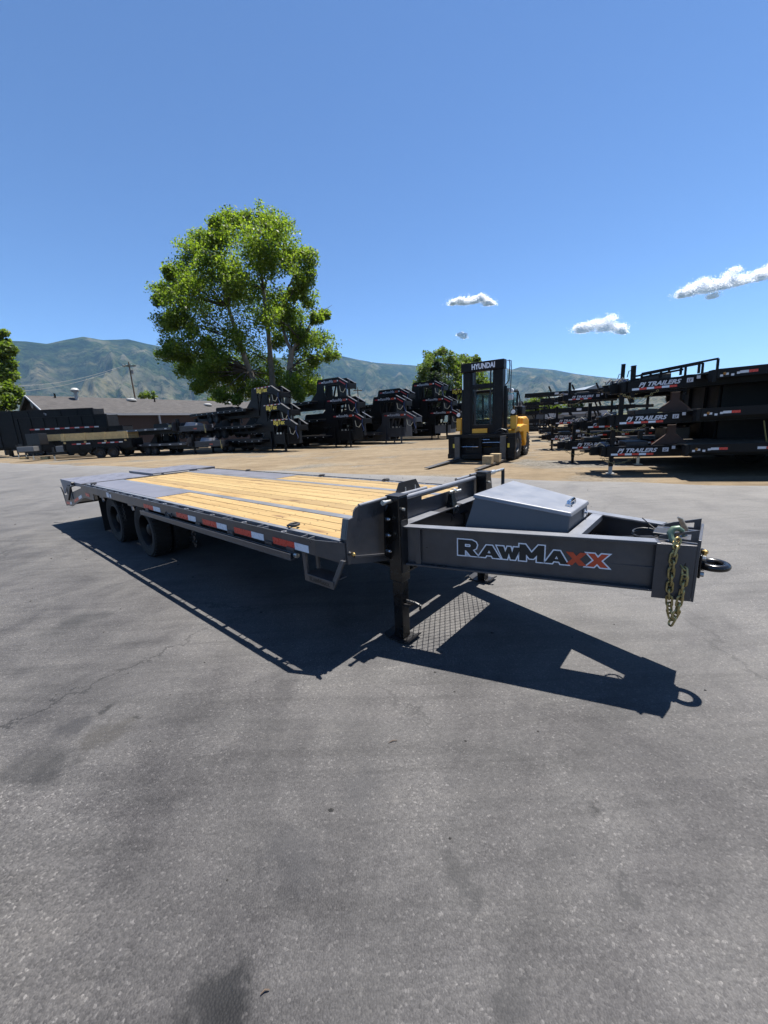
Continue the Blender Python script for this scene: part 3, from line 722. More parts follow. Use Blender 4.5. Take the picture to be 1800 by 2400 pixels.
# headboard
for s in (-1, 1):
    arc = [(s*(1.035+.06*math.cos(t)), 1.112+.06*math.sin(t)) for t in np.linspace(0.05, math.pi/2, 7)]
    pl = [(s*1.185, .765), (s*1.185, .95), (s*1.150, 1.092), (s*1.100, 1.098)]+arc+[(s*.655, 1.175), (s*.655, .665), (s*.77, .665)]
    MB().prism(pl, 'x', 0.004, .016).build('headboard_plate', CH, T, bevel=.002)
    MB().prism([(s*1.185, .78), (s*1.185, .95), (s*1.150, 1.092), (s*1.125, 1.092), (s*1.165, .95), (s*1.165, .78)], 'x', -.045, .003).build('headboard_lip', CH, T)
    m = MB(); m.tube([(.010, s*1.03, 1.172), (.010, s*.66, 1.176)], .013, 10); m.build('headboard_pipe', 'charcoal_sunlit', T, smooth=True)
    for y, z in ((1.128, .828), (1.165, .845)):
        MB().lathe([(.014, 0), (.016, .012), (.008, .022), (.001, .022)], (.016 if y < 1.15 else .010, s*y, z), 'x', 12).build('bolt', 'brass' if y < 1.15 else 'black_steel', T, smooth=True)
    m = MB(); m.prism([(s*1.12, .80), (s*.70, .70), (s*.70, .715), (s*1.12, .815)], 'x', .016, .030); m.build('headboard_fold', CH, T)
m = MB()
m.box(.045, .057, -.655, .655, .945, 1.088).box(.045, .057, -.655, -.30, 1.0885, 1.142).box(.045, .057, .34, .655, 1.0885, 1.142).box(.045, .057, -.2995, .3395, 1.118, 1.142)
m.build('headboard_panel', CH, T)
m = MB(); m.tube([(.062, -.64, 1.152), (.062, .66, 1.152)], .021, 12); m.build('headboard_pipe', 'charcoal_sunlit', T, smooth=True)
m = MB(); m.tube([(-.02, .42, 1.158), (-.02, .92, 1.158)], .018, 12); m.tube([(-.02, -.52, 1.158), (-.02, -.12, 1.158)], .018, 12); m.build('headboard_pipe', 'charcoal_sunlit', T, smooth=True)
MB().box(.03, .155, -.66, .66, .655, .668).box(.03, .042, -.66, .66, .668, .944).box(.03, .150, -.66, .66, .946, .958).build('front_crossmember', CH, T, bevel=.002)
for ya, yb in ((-.66, -.18), (.22, .60)): MB().box(.02, .165, ya, yb, .9585, .966).build('flange_cap', 'charcoal_sunlit', T, bevel=.002)
# plug post with fittings
m = MB(); m.hexa([(.07, .06, .90), (.16, .06, .90), (.16, .17, .90), (.07, .17, .90)], [(.09, .09, 1.10), (.12, .09, 1.10), (.12, .13, 1.10), (.09, .13, 1.10)]); m.build('plug_post', 'black_paint', T, bevel=.003)
m = MB(); m.tube([(.12, .06, 1.10), (.14, .14, 1.105)], .013, 10); m.tube([(.13, .13, 1.095), (.15, .21, 1.10)], .011, 10); m.lathe([(.02, -.012), (.02, .012)], (.135, .11, 1.108), 'y', 12); m.build('plug_fitting', 'zinc', T, smooth=True)
m = MB(); m.tube([(.155, .10, .955), (.15, .145, .962), (.16, .15, .95)], .006, 6); m.build('flange_clip', 'zinc', T)
# trapezoid bracket standing behind the near jack
m = MB(); m.add([(x, y, z) for x in (-.055, -.045) for y, z in ((-.545, 1.135), (-.47, 1.257), (-.235, 1.257), (-.14, 1.13), (-.25, 1.13), (-.25, 1.165), (-.41, 1.165), (-.41, 1.135))],
    [tuple(range(8)), tuple(range(8, 16))[::-1]]+[(i, (i+1) % 8, 8+(i+1) % 8, 8+i) for i in range(8)]); m.build('placard_bracket', 'black_steel', T)
MB().box(-.058, -.056, -.385, -.27, 1.13, 1.163).build('placard_slot', 'tape_white', T)
for y in (-.41, -.27): MB().tube([(-.03, y, 1.14), (-.03, y, 1.21)], .005, 6).build('pin', 'zinc', T)

# landing jacks
def jack(s):
    cy = s*.73; cx = .128; h = .058
    j = MB().box(cx-h, cx+h, cy-h, cy+h, .52, 1.202).build('landing_jack', 'black_paint', T, bevel=.006)
    MB().box(cx-h-.006, cx+h+.006, cy-h-.006, cy+h+.006, 1.2035, 1.214).build('cap', 'black_steel', j, bevel=.003)
    MB().box(cx-.045, cx+.045, cy-.045, cy+.045, .02, .515).build('leg', 'black_paint', j, bevel=.004)
    f = MB(); f.box(cx-.075, cx+.075, cy-.09, cy+.09, .006, .018); 
    for d in (-1, 1): f.hexa([(cx+d*.075, cy-.09, .006), (cx+d*.125, cy-.09, .036), (cx+d*.125, cy+.09, .036), (cx+d*.075, cy+.09, .006)], [(cx+d*.075, cy-.09, .018), (cx+d*.125, cy-.09, .048), (cx+d*.125, cy+.09, .048), (cx+d*.075, cy+.09, .018)])
    f.build('foot', 'black_steel', j)
    MB().prism([(s*.79, .70), (s*.845, .74), (s*.83, 1.09), (s*.79, 1.14)], 'x', .072, .088).build('mount_plate', 'black_paint', j)
    for z in (1.034, .906, .777):
        b = MB(); b.lathe([(.015, 0), (.017, .010), (.017, .020), (.009, .021), (.009, .034), (.001, .036)], (.088, s*.817, z), 'x', 6); b.build('bolt', 'chrome', j)
    MB().box(cx+h, cx+h+.008, cy-.045, cy+.03, .60, 1.02).build('back_plate', 'black_steel', j)
    b = MB(); b.lathe([(.012, 0), (.012, .02), (.001, .022)], (cx+h, cy-.01, 1.105), 'x', 8); b.build('grease_bolt', 'zinc', j)
    p = MB(); p.tube([(cx+.045, cy+.01, .345), (cx+.13, cy+.02, .34), (cx+.17, cy+.03, .325), (cx+.165, cy+.03, .29)], .011, 8); p.box(cx+.045, cx+.10, cy-.03, cy+.05, .31, .325); p.build('drop_pin', 'black_steel', j, smooth=True)
    return j
jn = jack(-1); jf = jack(1)
m = MB(); m.tube([(.12, -.79, 1.172), (.12, -.885, 1.174)], .014, 10); m.tube([(.12, -.87, 1.173), (.12, -.892, 1.174)], .019, 10); m.build('shaft_end', 'zinc', jn, smooth=True)
m = MB(); m.tube([(.13, .79, 1.178), (.13, .98, 1.178)], .024, 10); m.tube([(.13, .98, 1.178), (.13, 1.22, 1.178)], .014, 10); m.build('crank_shaft', 'zinc', jf, smooth=True)
m = MB(); m.tube([(.13, 1.205, 1.185), (.13, 1.21, 1.15), (.14, 1.19, 1.0)], .02, 8); m.build('crank_arm', 'black_steel', jf, smooth=True)

# tongue
P0, P1 = Vector((.075, -.770)), Vector((1.765, -.268))
def beam_pt(sv, off, z):      # distance along the near beam from P0', offset inwards
    d = (Vector((1.787, -.262))-Vector((.19, -.735))).normalized(); nrm = Vector((-d.y, d.x))
    q = Vector((.19, -.735))+d*sv+nrm*off; return (q.x, q.y, z)
for s in (-1, 1):
    d = (P1-P0).normalized(); nrm = Vector((-d.y, d.x))*.043
    a, b = P0+nrm, P1+nrm
    I_beam((a.x, -s*a.y), (b.x, -s*b.y), .655, .968, .086).build('tongue_beam', CH, T, bevel=.002)
    MB().bar((a.x+.06, -s*a.y, .9705), (b.x-.02, -s*(b.y-.006), .9705), .082, .004).build('beam_glare_cap', 'charcoal_sunlit', T)  # added lighter cap plate, sun glare on the beam top painted in
    m = MB(); q0, q1 = beam_pt(.085, .010, 0), beam_pt(.125, .010, 0)
    m.hexa([(q0[0], -s*q0[1], .669), (q1[0], -s*q1[1], .669), (q1[0]-.01, -s*(q1[1]+.026), .669), (q0[0]-.01, -s*(q0[1]+.026), .669)], [(q0[0], -s*q0[1], .954), (q1[0], -s*q1[1], .954), (q1[0]-.01, -s*(q1[1]+.026), .954), (q0[0]-.01, -s*(q0[1]+.026), .954)])
    m.build('stiffener', CH, T)
d2 = (Vector((1.787, -.262))-Vector((.19, -.735))).normalized()
O = beam_pt(.410, .0355, .768)
lg = obj('logo', place_mesh(wordmark(WM_DARK+WM_RED, .0085, .0006), O, (d2.x, d2.y, 0), (0, 0, 1)), 'letter_white', T)
O = beam_pt(.410, .0345, .768)
obj('letters', place_mesh(wordmark(WM_DARK, 0, .0006), O, (d2.x, d2.y, 0), (0, 0, 1)), 'letter_black', lg)
obj('letters', place_mesh(wordmark(WM_RED, 0, .0006), O, (d2.x, d2.y, 0), (0, 0, 1)), 'letter_red', lg)
# head of the tongue
m = MB()
for s in (-1, 1):
    m.hexa([(1.742, s*.277, .618), (1.930, s*.222, .618), (1.930, s*.206, .618), (1.742, s*.260, .618)], [(1.742, s*.277, .966), (1.930, s*.222, .966), (1.930, s*.206, .966), (1.742, s*.260, .966)])
m.box(1.9305, 1.945, -.222, .222, .618, 1.0).hexa([(1.742, -.255, .620), (1.93, -.205, .620), (1.93, .205, .620), (1.742, .255, .620)], [(1.742, -.255, .632), (1.93, -.205, .632), (1.93, .205, .632), (1.742, .255, .632)])
m.hexa([(1.70, -.24, .950), (1.93, -.205, .950), (1.93, .205, .950), (1.70, .24, .950)], [(1.70, -.24, .962), (1.93, -.205, .962), (1.93, .205, .962), (1.70, .24, .962)])
m.build('tongue_head', CH, T, bevel=.002)
for s in (-1, 1):
    o_ = [(1.735, .9685), (1.742, .985), (1.785, 1.004), (1.93, 1.046), (1.93, .9685)]
    hole = [(1.835, .981), (1.895, .981), (1.895, 1.016), (1.84, 1.004)]
    me = poly_mesh([o_, hole], 0, .006); place_mesh(me, (0, s*.16, 0), (1, 0, 0), (0, 0, 1)); obj('chain_ear', me, CH, T)
MB().box(1.9455, 1.960, -.085, .085, .722, .872).build('hitch_plate', 'black_paint', T, bevel=.006)
m = MB()
for y in (-.06, .06):
    for z in (.745, .85): m.lathe([(.016, 0), (.016, .016), (.001, .018)], (1.960, y, z), 'x', 6)
m.build('hitch_bolts', 'zinc', T)
m = MB(); m.torus((2.010, 0, .797), .068, .022, 'z', 32, 14); m.hexa([(1.958, -.05, .765), (1.985, -.035, .782), (1.985, .035, .782), (1.958, .05, .765)], [(1.958, -.05, .838), (1.985, -.035, .812), (1.985, .035, .812), (1.958, .05, .838)])
m.build('lunette_ring', 'black_paint', T, smooth=True, angle=60)
m = MB(); m.lathe([(.012, 0), (.012, .03), (.018, .032), (.018, .05), (.001, .056)], (1.966, -.02, .838), 'z', 8); m.build('ring_bolt', 'brass', T)
# toolbox between the beams
tb = MB().hexa([(.49, -.52, .66), (1.25, -.335, .66), (1.25, .335, .66), (.49, .52, .66)], [(.598, -.375, 1.165), (1.238, -.232, 1.066), (1.238, .232, 1.066), (.598, .375, 1.165)]).build('toolbox', 'charcoal_box', T, bevel=.006)
lid = MB().hexa([(.585, -.382, 1.163), (1.252, -.240, 1.060), (1.252, .240, 1.060), (.585, .382, 1.163)], [(.590, -.372, 1.192), (1.246, -.231, 1.089), (1.246, .231, 1.089), (.590, .372, 1.192)]).build('lid', 'charcoal_sunlit', tb, bevel=.006)
m = MB(); m.tube([(1.185, -.075, 1.094), (1.182, -.065, 1.128), (1.182, .065, 1.128), (1.185, .075, 1.094)], .014, 10); m.hexa([(1.162, -.085, 1.10), (1.208, -.085, 1.094), (1.208, -.055, 1.094), (1.162, -.055, 1.10)], [(1.168, -.085, 1.118), (1.202, -.085, 1.113), (1.202, -.055, 1.113), (1.168, -.055, 1.118)]); m.build('handle', 'chrome', tb, smooth=True)
m = MB(); m.box(1.2395, 1.254, .10, .145, .985, 1.045); m.lathe([(.013, 0), (.013, .014), (.001, .016)], (1.254, .122, 1.02), 'x', 10); m.build('latch', 'chrome', tb, bevel=.003)
for s in (-1, 1):
    MB().hexa([(1.26, s*.165, .792), (1.77, s*.004, .792), (1.77, s*.24, .792), (1.26, s*.37, .792)], [(1.26, s*.165, .802), (1.77, s*.004, .802), (1.77, s*.24, .802), (1.26, s*.37, .802)]).build('tongue_gusset', CH, T)
MB().box(1.258, 1.335, -.335, .335, .925, .971).build('toolbox_shelf', 'charcoal_sunlit', T, bevel=.003)
# expanded metal floor
m = MB(); x0, x1, y0, y1 = .16, .50, -.66, .66; z = .672; a_, b_ = .052, .085
for sgn in (-1, 1):
    k = -60
    while k < 60:
        # line through (x0, k*b_) with slope
        sl = sgn*b_/a_/1.0
        pts = []
        c0 = k*b_
        ya, yb = c0, c0+sl*(x1-x0)
        t0, t1 = 0.0, 1.0
        dy = yb-ya
        for lim, sg in ((y0, 1), (y1, -1)):
            fa, fb = sg*(ya-lim), sg*(yb-lim)
            if fa < 0 and fb < 0: t0, t1 = 1, 0; break
            if fa < 0: t0 = max(t0, fa/(fa-fb))
            if fb < 0: t1 = min(t1, fa/(fa-fb))
        if t1-t0 > .02: m.bar((x0+(x1-x0)*t0, ya+dy*t0, z), (x0+(x1-x0)*t1, ya+dy*t1, z), .005, .004)
        k += 1
o_ = m.build('expanded_metal_floor', 'black_steel', T); o_['kind'] = 'stuff'
# safety chain, hook, cable
ch = empty_part('safety_chain', T)
path = [(1.836, -.245, .972), (1.830, -.262, .93), (1.826, -.268, .84), (1.828, -.262, .68), (1.834, -.258, .60), (1.843, -.256, .53), (1.858, -.255, .482), (1.872, -.255, .53), (1.880, -.256, .60), (1.888, -.255, .69), (1.892, -.252, .775), (1.886, -.24, .822), (1.872, -.226, .835)]
def link_mesh():
    pts = []
    L_, w_ = .0205, .0150
    for t in np.linspace(-math.pi/2, math.pi/2, 7): pts.append((L_/1+w_*math.cos(t), w_*math.sin(t), 0))
    for t in np.linspace(math.pi/2, 3*math.pi/2, 7): pts.append((-L_+w_*math.cos(t), w_*math.sin(t), 0))
    return MB().tube(pts, .0062, 7, True).mesh('link', True)
lm = link_mesh()
seg = [Vector(p) for p in path]; cum = [0]
for i in range(1, len(seg)): cum.append(cum[-1]+(seg[i]-seg[i-1]).length)
def along(t):
    for i in range(1, len(seg)):
        if t <= cum[i]: k = (t-cum[i-1])/(cum[i]-cum[i-1]); return seg[i-1].lerp(seg[i], k), (seg[i]-seg[i-1]).normalized()
    return seg[-1], (seg[-1]-seg[-2]).normalized()
nl = int(cum[-1]/.0455); 
for i in range(nl+1):
    p, d = along(min(cum[-1], i*cum[-1]/nl))
    o = obj('link', lm, 'chain_gold', ch)
    q = d.to_track_quat('X', 'Z'); o.rotation_mode = 'QUATERNION'
    from mathutils import Quaternion
    o.rotation_quaternion = q @ Quaternion((1, 0, 0), R(40 if i % 2 else 130)+random.uniform(-.25, .25)); o.location = p
m = MB(); m.tube([(1.828, -.215, .955), (1.805, -.195, .985), (1.795, -.18, 1.015), (1.806, -.17, 1.040), (1.828, -.16, 1.045), (1.850, -.15, 1.028), (1.860, -.15, .995)], [.012, .017, .019, .018, .017, .013, .007], 12); m.build('chain_hook', 'hook_green', T, smooth=True)
m = MB(); m.lathe([(.010, -.02), (.022, -.015), (.024, .012), (.012, .02)], (1.832, -.232, .962), 'x', 10); m.torus((1.84, -.24, .955), .018, .007, 'x', 12, 6); m.build('hook_clevis', 'brass', T, smooth=True)
m = MB(); m.tube([(1.862, .02, .975), (1.855, .0, 1.01), (1.83, -.04, 1.075), (1.818, -.06, 1.088)], [.014, .016, .013, .006], 10); m.build('chain_hook', 'hook_bronze', T, smooth=True)
m = MB(); pts = []
for i in range(30):
    t = i/29*2*math.pi*1.6; pts.append((1.66+.07*math.cos(t), -.06+.11*math.sin(t), .955+.018*i/29))
m.tube(pts, .006, 6); m.tube([(1.74, -.05, .97), (1.66, .06, 1.0), (1.62, .06, 1.035)], .0035, 5); m.build('breakaway_cable', 'black_steel', T, smooth=True)
MB().box(1.70, 1.78, -.10, .04, .963, .985).build('breakaway_box', 'black_steel', T, bevel=.004)
m = MB(); m.box(1.855, 1.89, -.236, -.218, .80, .86); m.build('chain_lug', 'black_paint', T, bevel=.004)

# side steps
for s in (-1, 1):
    st = MB()
    st.hexa([(-.372, s*1.285, .60), (-.335, s*1.285, .60), (-.335, s*1.265, .60), (-.372, s*1.265, .60)], [(-.385, s*1.285, .826), (-.345, s*1.285, .826), (-.345, s*1.265, .826), (-.385, s*1.265, .826)])
    st.hexa([(-.085, s*1.285, .60), (-.045, s*1.285, .60), (-.045, s*1.265, .60), (-.085, s*1.265, .60)], [(.005, s*1.25, .815), (.05, s*1.25, .815), (.05, s*1.23, .815), (.005, s*1.23, .815)])
    st.box(-.375, -.045, *sorted((s*1.286, s*1.274)), .590, .650).box(-.365, -.055, *sorted((s*1.273, s*1.14)), .638, .648)
    st.hexa([(-.375, s*1.16, .60), (-.345, s*1.16, .60), (-.345, s*1.14, .60), (-.375, s*1.14, .60)], [(-.385, s*1.16, .83), (-.355, s*1.16, .83), (-.355, s*1.14, .83), (-.385, s*1.14, .83)])
    so = st.build('side_step', CH, T, bevel=.002)
    if s < 0:
        me = wordmark([(g_, x_*.235, w_*.235, h_*.30) for g_, x_, w_, h_ in WM_DARK+WM_RED], 0, .0006)
        obj('letters', place_mesh(me, (-.315, -1.2865, .603), (1, 0, 0), (0, 0, 1)), 'letter_black', so)
    MB().lathe([(.02, 0), (.02, .03), (.001, .032)], (-.45, s*1.30, .785), 'x', 10).build('track_end', 'zinc', T, smooth=True)

# ------------------------------------------------------------------ fork lift truck
FL = thing('forklift', 'big yellow and black fork lift truck with tall mast parked on the dirt', 'forklift', (4.18, 16.45, 0), R(-34.8))
def part(name, mat, parent, fn, **k):
    m = MB(); fn(m); return m.build(name, mat, parent, **k)
for s in (-1, 1):
    # forks: blade and shank
    x = s*1.0
    m = MB(); m.hexa([(x-.11, -2.9, .05), (x+.11, -2.9, .05), (x+.12, -.05, .05), (x-.12, -.05, .05)], [(x-.10, -2.9, .075), (x+.10, -2.9, .075), (x+.12, -.05, .15), (x-.12, -.05, .15)])
    m.box(x-.12, x+.12, -.05, .06, .05, 1.12); m.build('fork', 'fork_steel', FL, bevel=.01)
    # mast channels
    x0, x1 = sorted((s*.50, s*.84))
    mc = MB().box(x0, x1, .28, .62, .15, 3.90).build('mast_channel', 'lift_black', FL, bevel=.02)
    xi = s*.40
    MB().box(*sorted((s*.43, s*.498)), .30, .55, .15, 3.90).build('inner_rail', 'lift_black', mc, bevel=.01)
    MB().tube([(s*.92, .45, .4), (s*.92, .45, 3.2)], .06, 12).build('lift_cylinder', 'lift_black', FL, smooth=True)
    MB().tube([(s*.92, .45, 3.2), (s*.92, .45, 3.86)], .035, 10).build('lift_rod', 'chrome', FL, smooth=True)
MB().box(-.92, .90, .22, .60, 3.90, 4.28).build('mast_header', 'lift_black', FL, bevel=.02)
obj('lettering', place_mesh(text_mesh('HYUNDAI', .30, 0, .012, .002, .98), (-.44, .216, 3.99), (1, 0, 0), (0, 0, 1)), 'letter_white', FL)
MB().box(-.44, .44, .30, .5, 3.16, 3.36).build('mast_crossbar', 'lift_black', FL, bevel=.01)
MB().box(-.44, .44, .30, .5, 1.16, 1.62).build('mast_crossbar', 'lift_black', FL, bevel=.01)
MB().box(-.40, .26, .18, .20, 1.26, 1.45).build('name_plate', 'lift_yellow', FL)
MB().box(-.05, .05, .33, .45, 1.62, 3.16).build('hose_bundle', 'black_steel', FL) if False else None
# carriage
MB().box(-1.50, 1.46, .06, .18, 1.05, 1.22).build('carriage_top', 'lift_black', FL, bevel=.01)
MB().box(-1.50, 1.46, .06, .18, .12, .34).build('carriage_bottom', 'lift_black', FL, bevel=.01)
for s in (-1, 1): MB().box(*sorted((s*1.46, s*1.14)), .061, .20, .3405, 1.0495).build('carriage_side', 'lift_black', FL, bevel=.01)
MB().box(-.06, .06, .07, .17, .3405, 1.0495).build('carriage_post', 'lift_black', FL)
MB().box(-1.0, 1.0, .21, .24, .30, .62).build('carriage_plate', 'lift_black', FL)
MB().box(-1.0, 1.0, .21, .24, .66, 1.04).build('carriage_plate', 'bg_black_deep', FL)
m = MB(); m.tube([(-.92, .10, .66), (-.10, .10, .66)], .022, 8); m.build('shift_rod', 'chrome', FL, smooth=True)
m = MB(); m.tube([(.10, .10, .84), (.98, .10, .84)], .022, 8); m.build('shift_rod', 'chrome', FL, smooth=True)
m = MB(); m.tube([(.10, .10, .97), (.40, .10, .97)], .02, 8); m.build('shift_rod', 'chrome', FL, smooth=True)
m = MB(); m.tube([(-.35, .10, .5), (-.32, .10, .80)], .012, 6); m.tube([(-.62, .10, .5), (-.62, .10, .74)], .010, 6); m.build('hydraulic_hose', 'black_steel', FL, smooth=True)
m = MB(); m.tube([(.98, .40, 4.2), (1.06, .42, 4.22), (1.08, .42, 4.0), (1.05, .42, 3.4), (.9, .42, 3.2)], .02, 8); m.tube([(1.0, .50, 4.2), (1.1, .50, 4.2), (1.12, .50, 3.9), (1.10, .50, 2.9)], .016, 8); m.build('hydraulic_hose', 'black_steel', FL, smooth=True)
m = MB(); m.tube([(.62, .20, 1.30), (.82, .12, 1.42), (1.05, .16, 1.35), (1.15, .3, 1.15)], .03, 8); m.tube([(.55, .20, 1.22), (.80, .10, 1.30), (1.02, .14, 1.24)], .025, 8); m.build('hose_coil', 'black_steel', FL, smooth=True)
# chassis, body
MB().box(-.95, .95, .75, 3.4, .40, 1.05).build('chassis', 'lift_yellow', FL, bevel=.05)
m = MB(); m.prism([(2.7, .55), (3.75, .60), (3.9, 1.0), (3.8, 1.75), (3.4, 1.9), (2.7, 1.85)], 'x', -1.05, 1.05); m.build('counterweight', 'lift_yellow', FL, bevel=.08)
for s in (-1, 1):
    m = MB(); m.prism([(.75, 1.20), (2.1, 1.20), (2.2, .9), (2.6, .5), (2.75, 1.5), (2.2, 1.55), (.80, 1.36)], 'x', *sorted((s*.93, s*1.24))); m.build('fender', 'lift_yellow', FL, bevel=.04)
    m = MB(); m.box(*sorted((s*1.08, s*1.32)), .62, .86, 1.37, 1.95); lp = m.build('lamp_post', 'lift_yellow', FL, bevel=.03)
    MB().box(*sorted((s*1.10, s*1.30)), .60, .84, 1.955, 2.22).build('lamp_box', 'lift_black', lp, bevel=.02)
    MB().lathe([(.001, -.02), (.085, -.015), (.09, 0)], (s*1.20, .598, 2.10), 'y', 16).build('headlight', 'lamp_white', lp, smooth=True)
    MB().tube([(s*1.20, .72, 2.22), (s*1.20, .72, 2.36)], .018, 8).build('marker', 'amber', lp, smooth=True)
    # wheels
    for (y, r, w, xx) in ((1.25, .62, .42, 1.05), (3.25, .56, .38, .92)):
        we = empty_part('wheel', FL, (s*xx, y, r))
        t = MB(); t.lathe([(r*.52, -w*.46), (r*.8, -w*.5), (r*.95, -w*.46), (r, -w*.3), (r, w*.3), (r*.95, w*.46), (r*.8, w*.5), (r*.52, w*.46)], (0, 0, 0), 'x', 32)
        for k in range(22):
            a = 2*math.pi*k/22
            for sd in (-1, 1):
                t.add([((sd*w*(.05 if q in (0, 3) else .48)), (r+dr)*math.cos(a+da+(0 if q in (0, 3) else .12)), (r+dr)*math.sin(a+da+(0 if q in (0, 3) else .12))) for dr in (-.01, .03) for q, da in ((0, -.05), (1, -.05), (2, .05), (3, .05))], [(0,3,2,1),(4,5,6,7),(0,1,5,4),(1,2,6,5),(2,3,7,6),(3,0,4,7)])
        t.build('tyre', 'rubber', we, smooth=True)
        MB().lathe([(r*.53, s*w*.42), (r*.44, s*w*.40), (r*.40, s*w*.15), (r*.2, s*w*.12), (r*.18, s*w*.3), (.001, s*w*.32)], (0, 0, 0), 'x', 24).build('rim', 'box_grey', we, smooth=True)
# cab: frame posts, roof, glass, seat, wheel
cb = MB().box(-.84, .84, .98, 2.60, 3.02, 3.16).build('cab_roof', 'lift_black', FL, bevel=.05)
for x, y0_, y1_ in ((-.80, .98, 1.02), (.80, .98, 1.02), (-.80, 2.58, 2.54), (.80, 2.58, 2.54)):
    MB().bar((x, y0_, 1.30), (x, y1_, 3.02), .09, .09).build('cab_post', 'lift_black', FL, bevel=.01)
MB().box(-.84, .84, .95, 2.60, 1.10, 1.40).build('cab_base', 'lift_black', FL, bevel=.03)
MB().box(-.75, .75, .985, .995, 1.42, 3.01).build('windscreen', 'cab_glass', FL)
MB().box(-.75, .75, 2.555, 2.565, 1.42, 3.01).build('rear_window', 'cab_glass', FL)
for s in (-1, 1): MB().box(*sorted((s*.805, s*.815)), 1.05, 2.53, 1.42, 3.01).build('side_window', 'cab_glass', FL)
MB().box(-.30, .30, 1.75, 2.25, 1.40, 1.70).box(-.28, .28, 2.18, 2.32, 1.70, 2.45).build('seat', 'black_steel', FL, bevel=.05)
m = MB(); m.tube([(0, 1.22, 1.4), (0, 1.42, 2.02)], .04, 8); m.torus((0, 1.46, 2.06), .19, .02, 'z', 20, 6); m.build('steering_column', 'black_steel', FL, smooth=True)
MB().box(-.75, .75, 1.05, 1.25, 1.40, 1.85).build('dashboard', 'black_steel', FL, bevel=.04)
m = MB(); m.box(.86, 1.06, .98, 1.10, 2.62, 2.86); m.build('work_lamp', 'lamp_white', FL, bevel=.03)
m = MB(); m.lathe([(.001, -.06), (.09, -.05), (.10, .04), (.05, .06)], (.98, 1.02, 3.02), 'y', 14); m.build('work_lamp', 'lamp_white', FL, smooth=True)
m = MB(); m.tube([(.86, 1.1, 3.05), (1.22, 1.2, 2.98), (1.30, 1.2, 2.6), (1.30, 1.2, 1.9)], .025, 8); m.tube([(1.05, 1.1, 2.9), (1.05, 1.1, 2.1), (1.30, 1.2, 2.0)], .025, 8); m.build('mirror_frame', 'lift_black', FL, smooth=True)
MB().box(1.02, 1.42, 1.1, 1.7, 1.95, 2.35).build('air_cleaner', 'lift_black', FL, bevel=.06)
MB().box(-.95, .95, 2.6, 3.5, 1.10, 1.88).build('hood', 'lift_yellow', FL, bevel=.08)
m = MB(); m.tube([(-.6, 2.9, 1.8), (-.6, 2.9, 3.1), (-.6, 3.0, 3.2)], .06, 10); m.build('exhaust', 'black_steel', FL, smooth=True)
for s in (-1, 1):
    MB().box(*sorted((s*.30, s*.36)), .33, .35, 1.2, 3.9).build('lift_chain', 'black_steel', FL)
    MB().box(*sorted((s*1.16, s*1.24)), .055, .059, .62, .80).build('warning_label', 'letter_yellow', FL)
FL.scale = (1, 1, .95)
# timber blocks lying on the right-hand fork
for lab, y, x, sz in (('square timber block near the tip of the forklift fork, closer of the two', -1.62, .94, .30), ('square timber block behind another on the forklift fork', -.98, 1.02, .31)):
    w = FL.matrix_basis if False else Matrix.Translation((4.18, 16.45, 0)) @ Matrix.Rotation(R(-34.8), 4, 'Z')
    p = w @ Vector((x, y, 0)); top = .075+(.15-.075)*(y+2.9)/2.85
    o = MB().box(-sz*.6, sz*.6, -sz*.45, sz*.45, 0, sz).build('timber_block', 'timber', bevel=.012)
    o.location = (p.x, p.y, top*.95+.003); o.rotation_euler = (0, 0, R(-34.8)); tag(o, lab, 'timber', 'timber blocks on the fork')

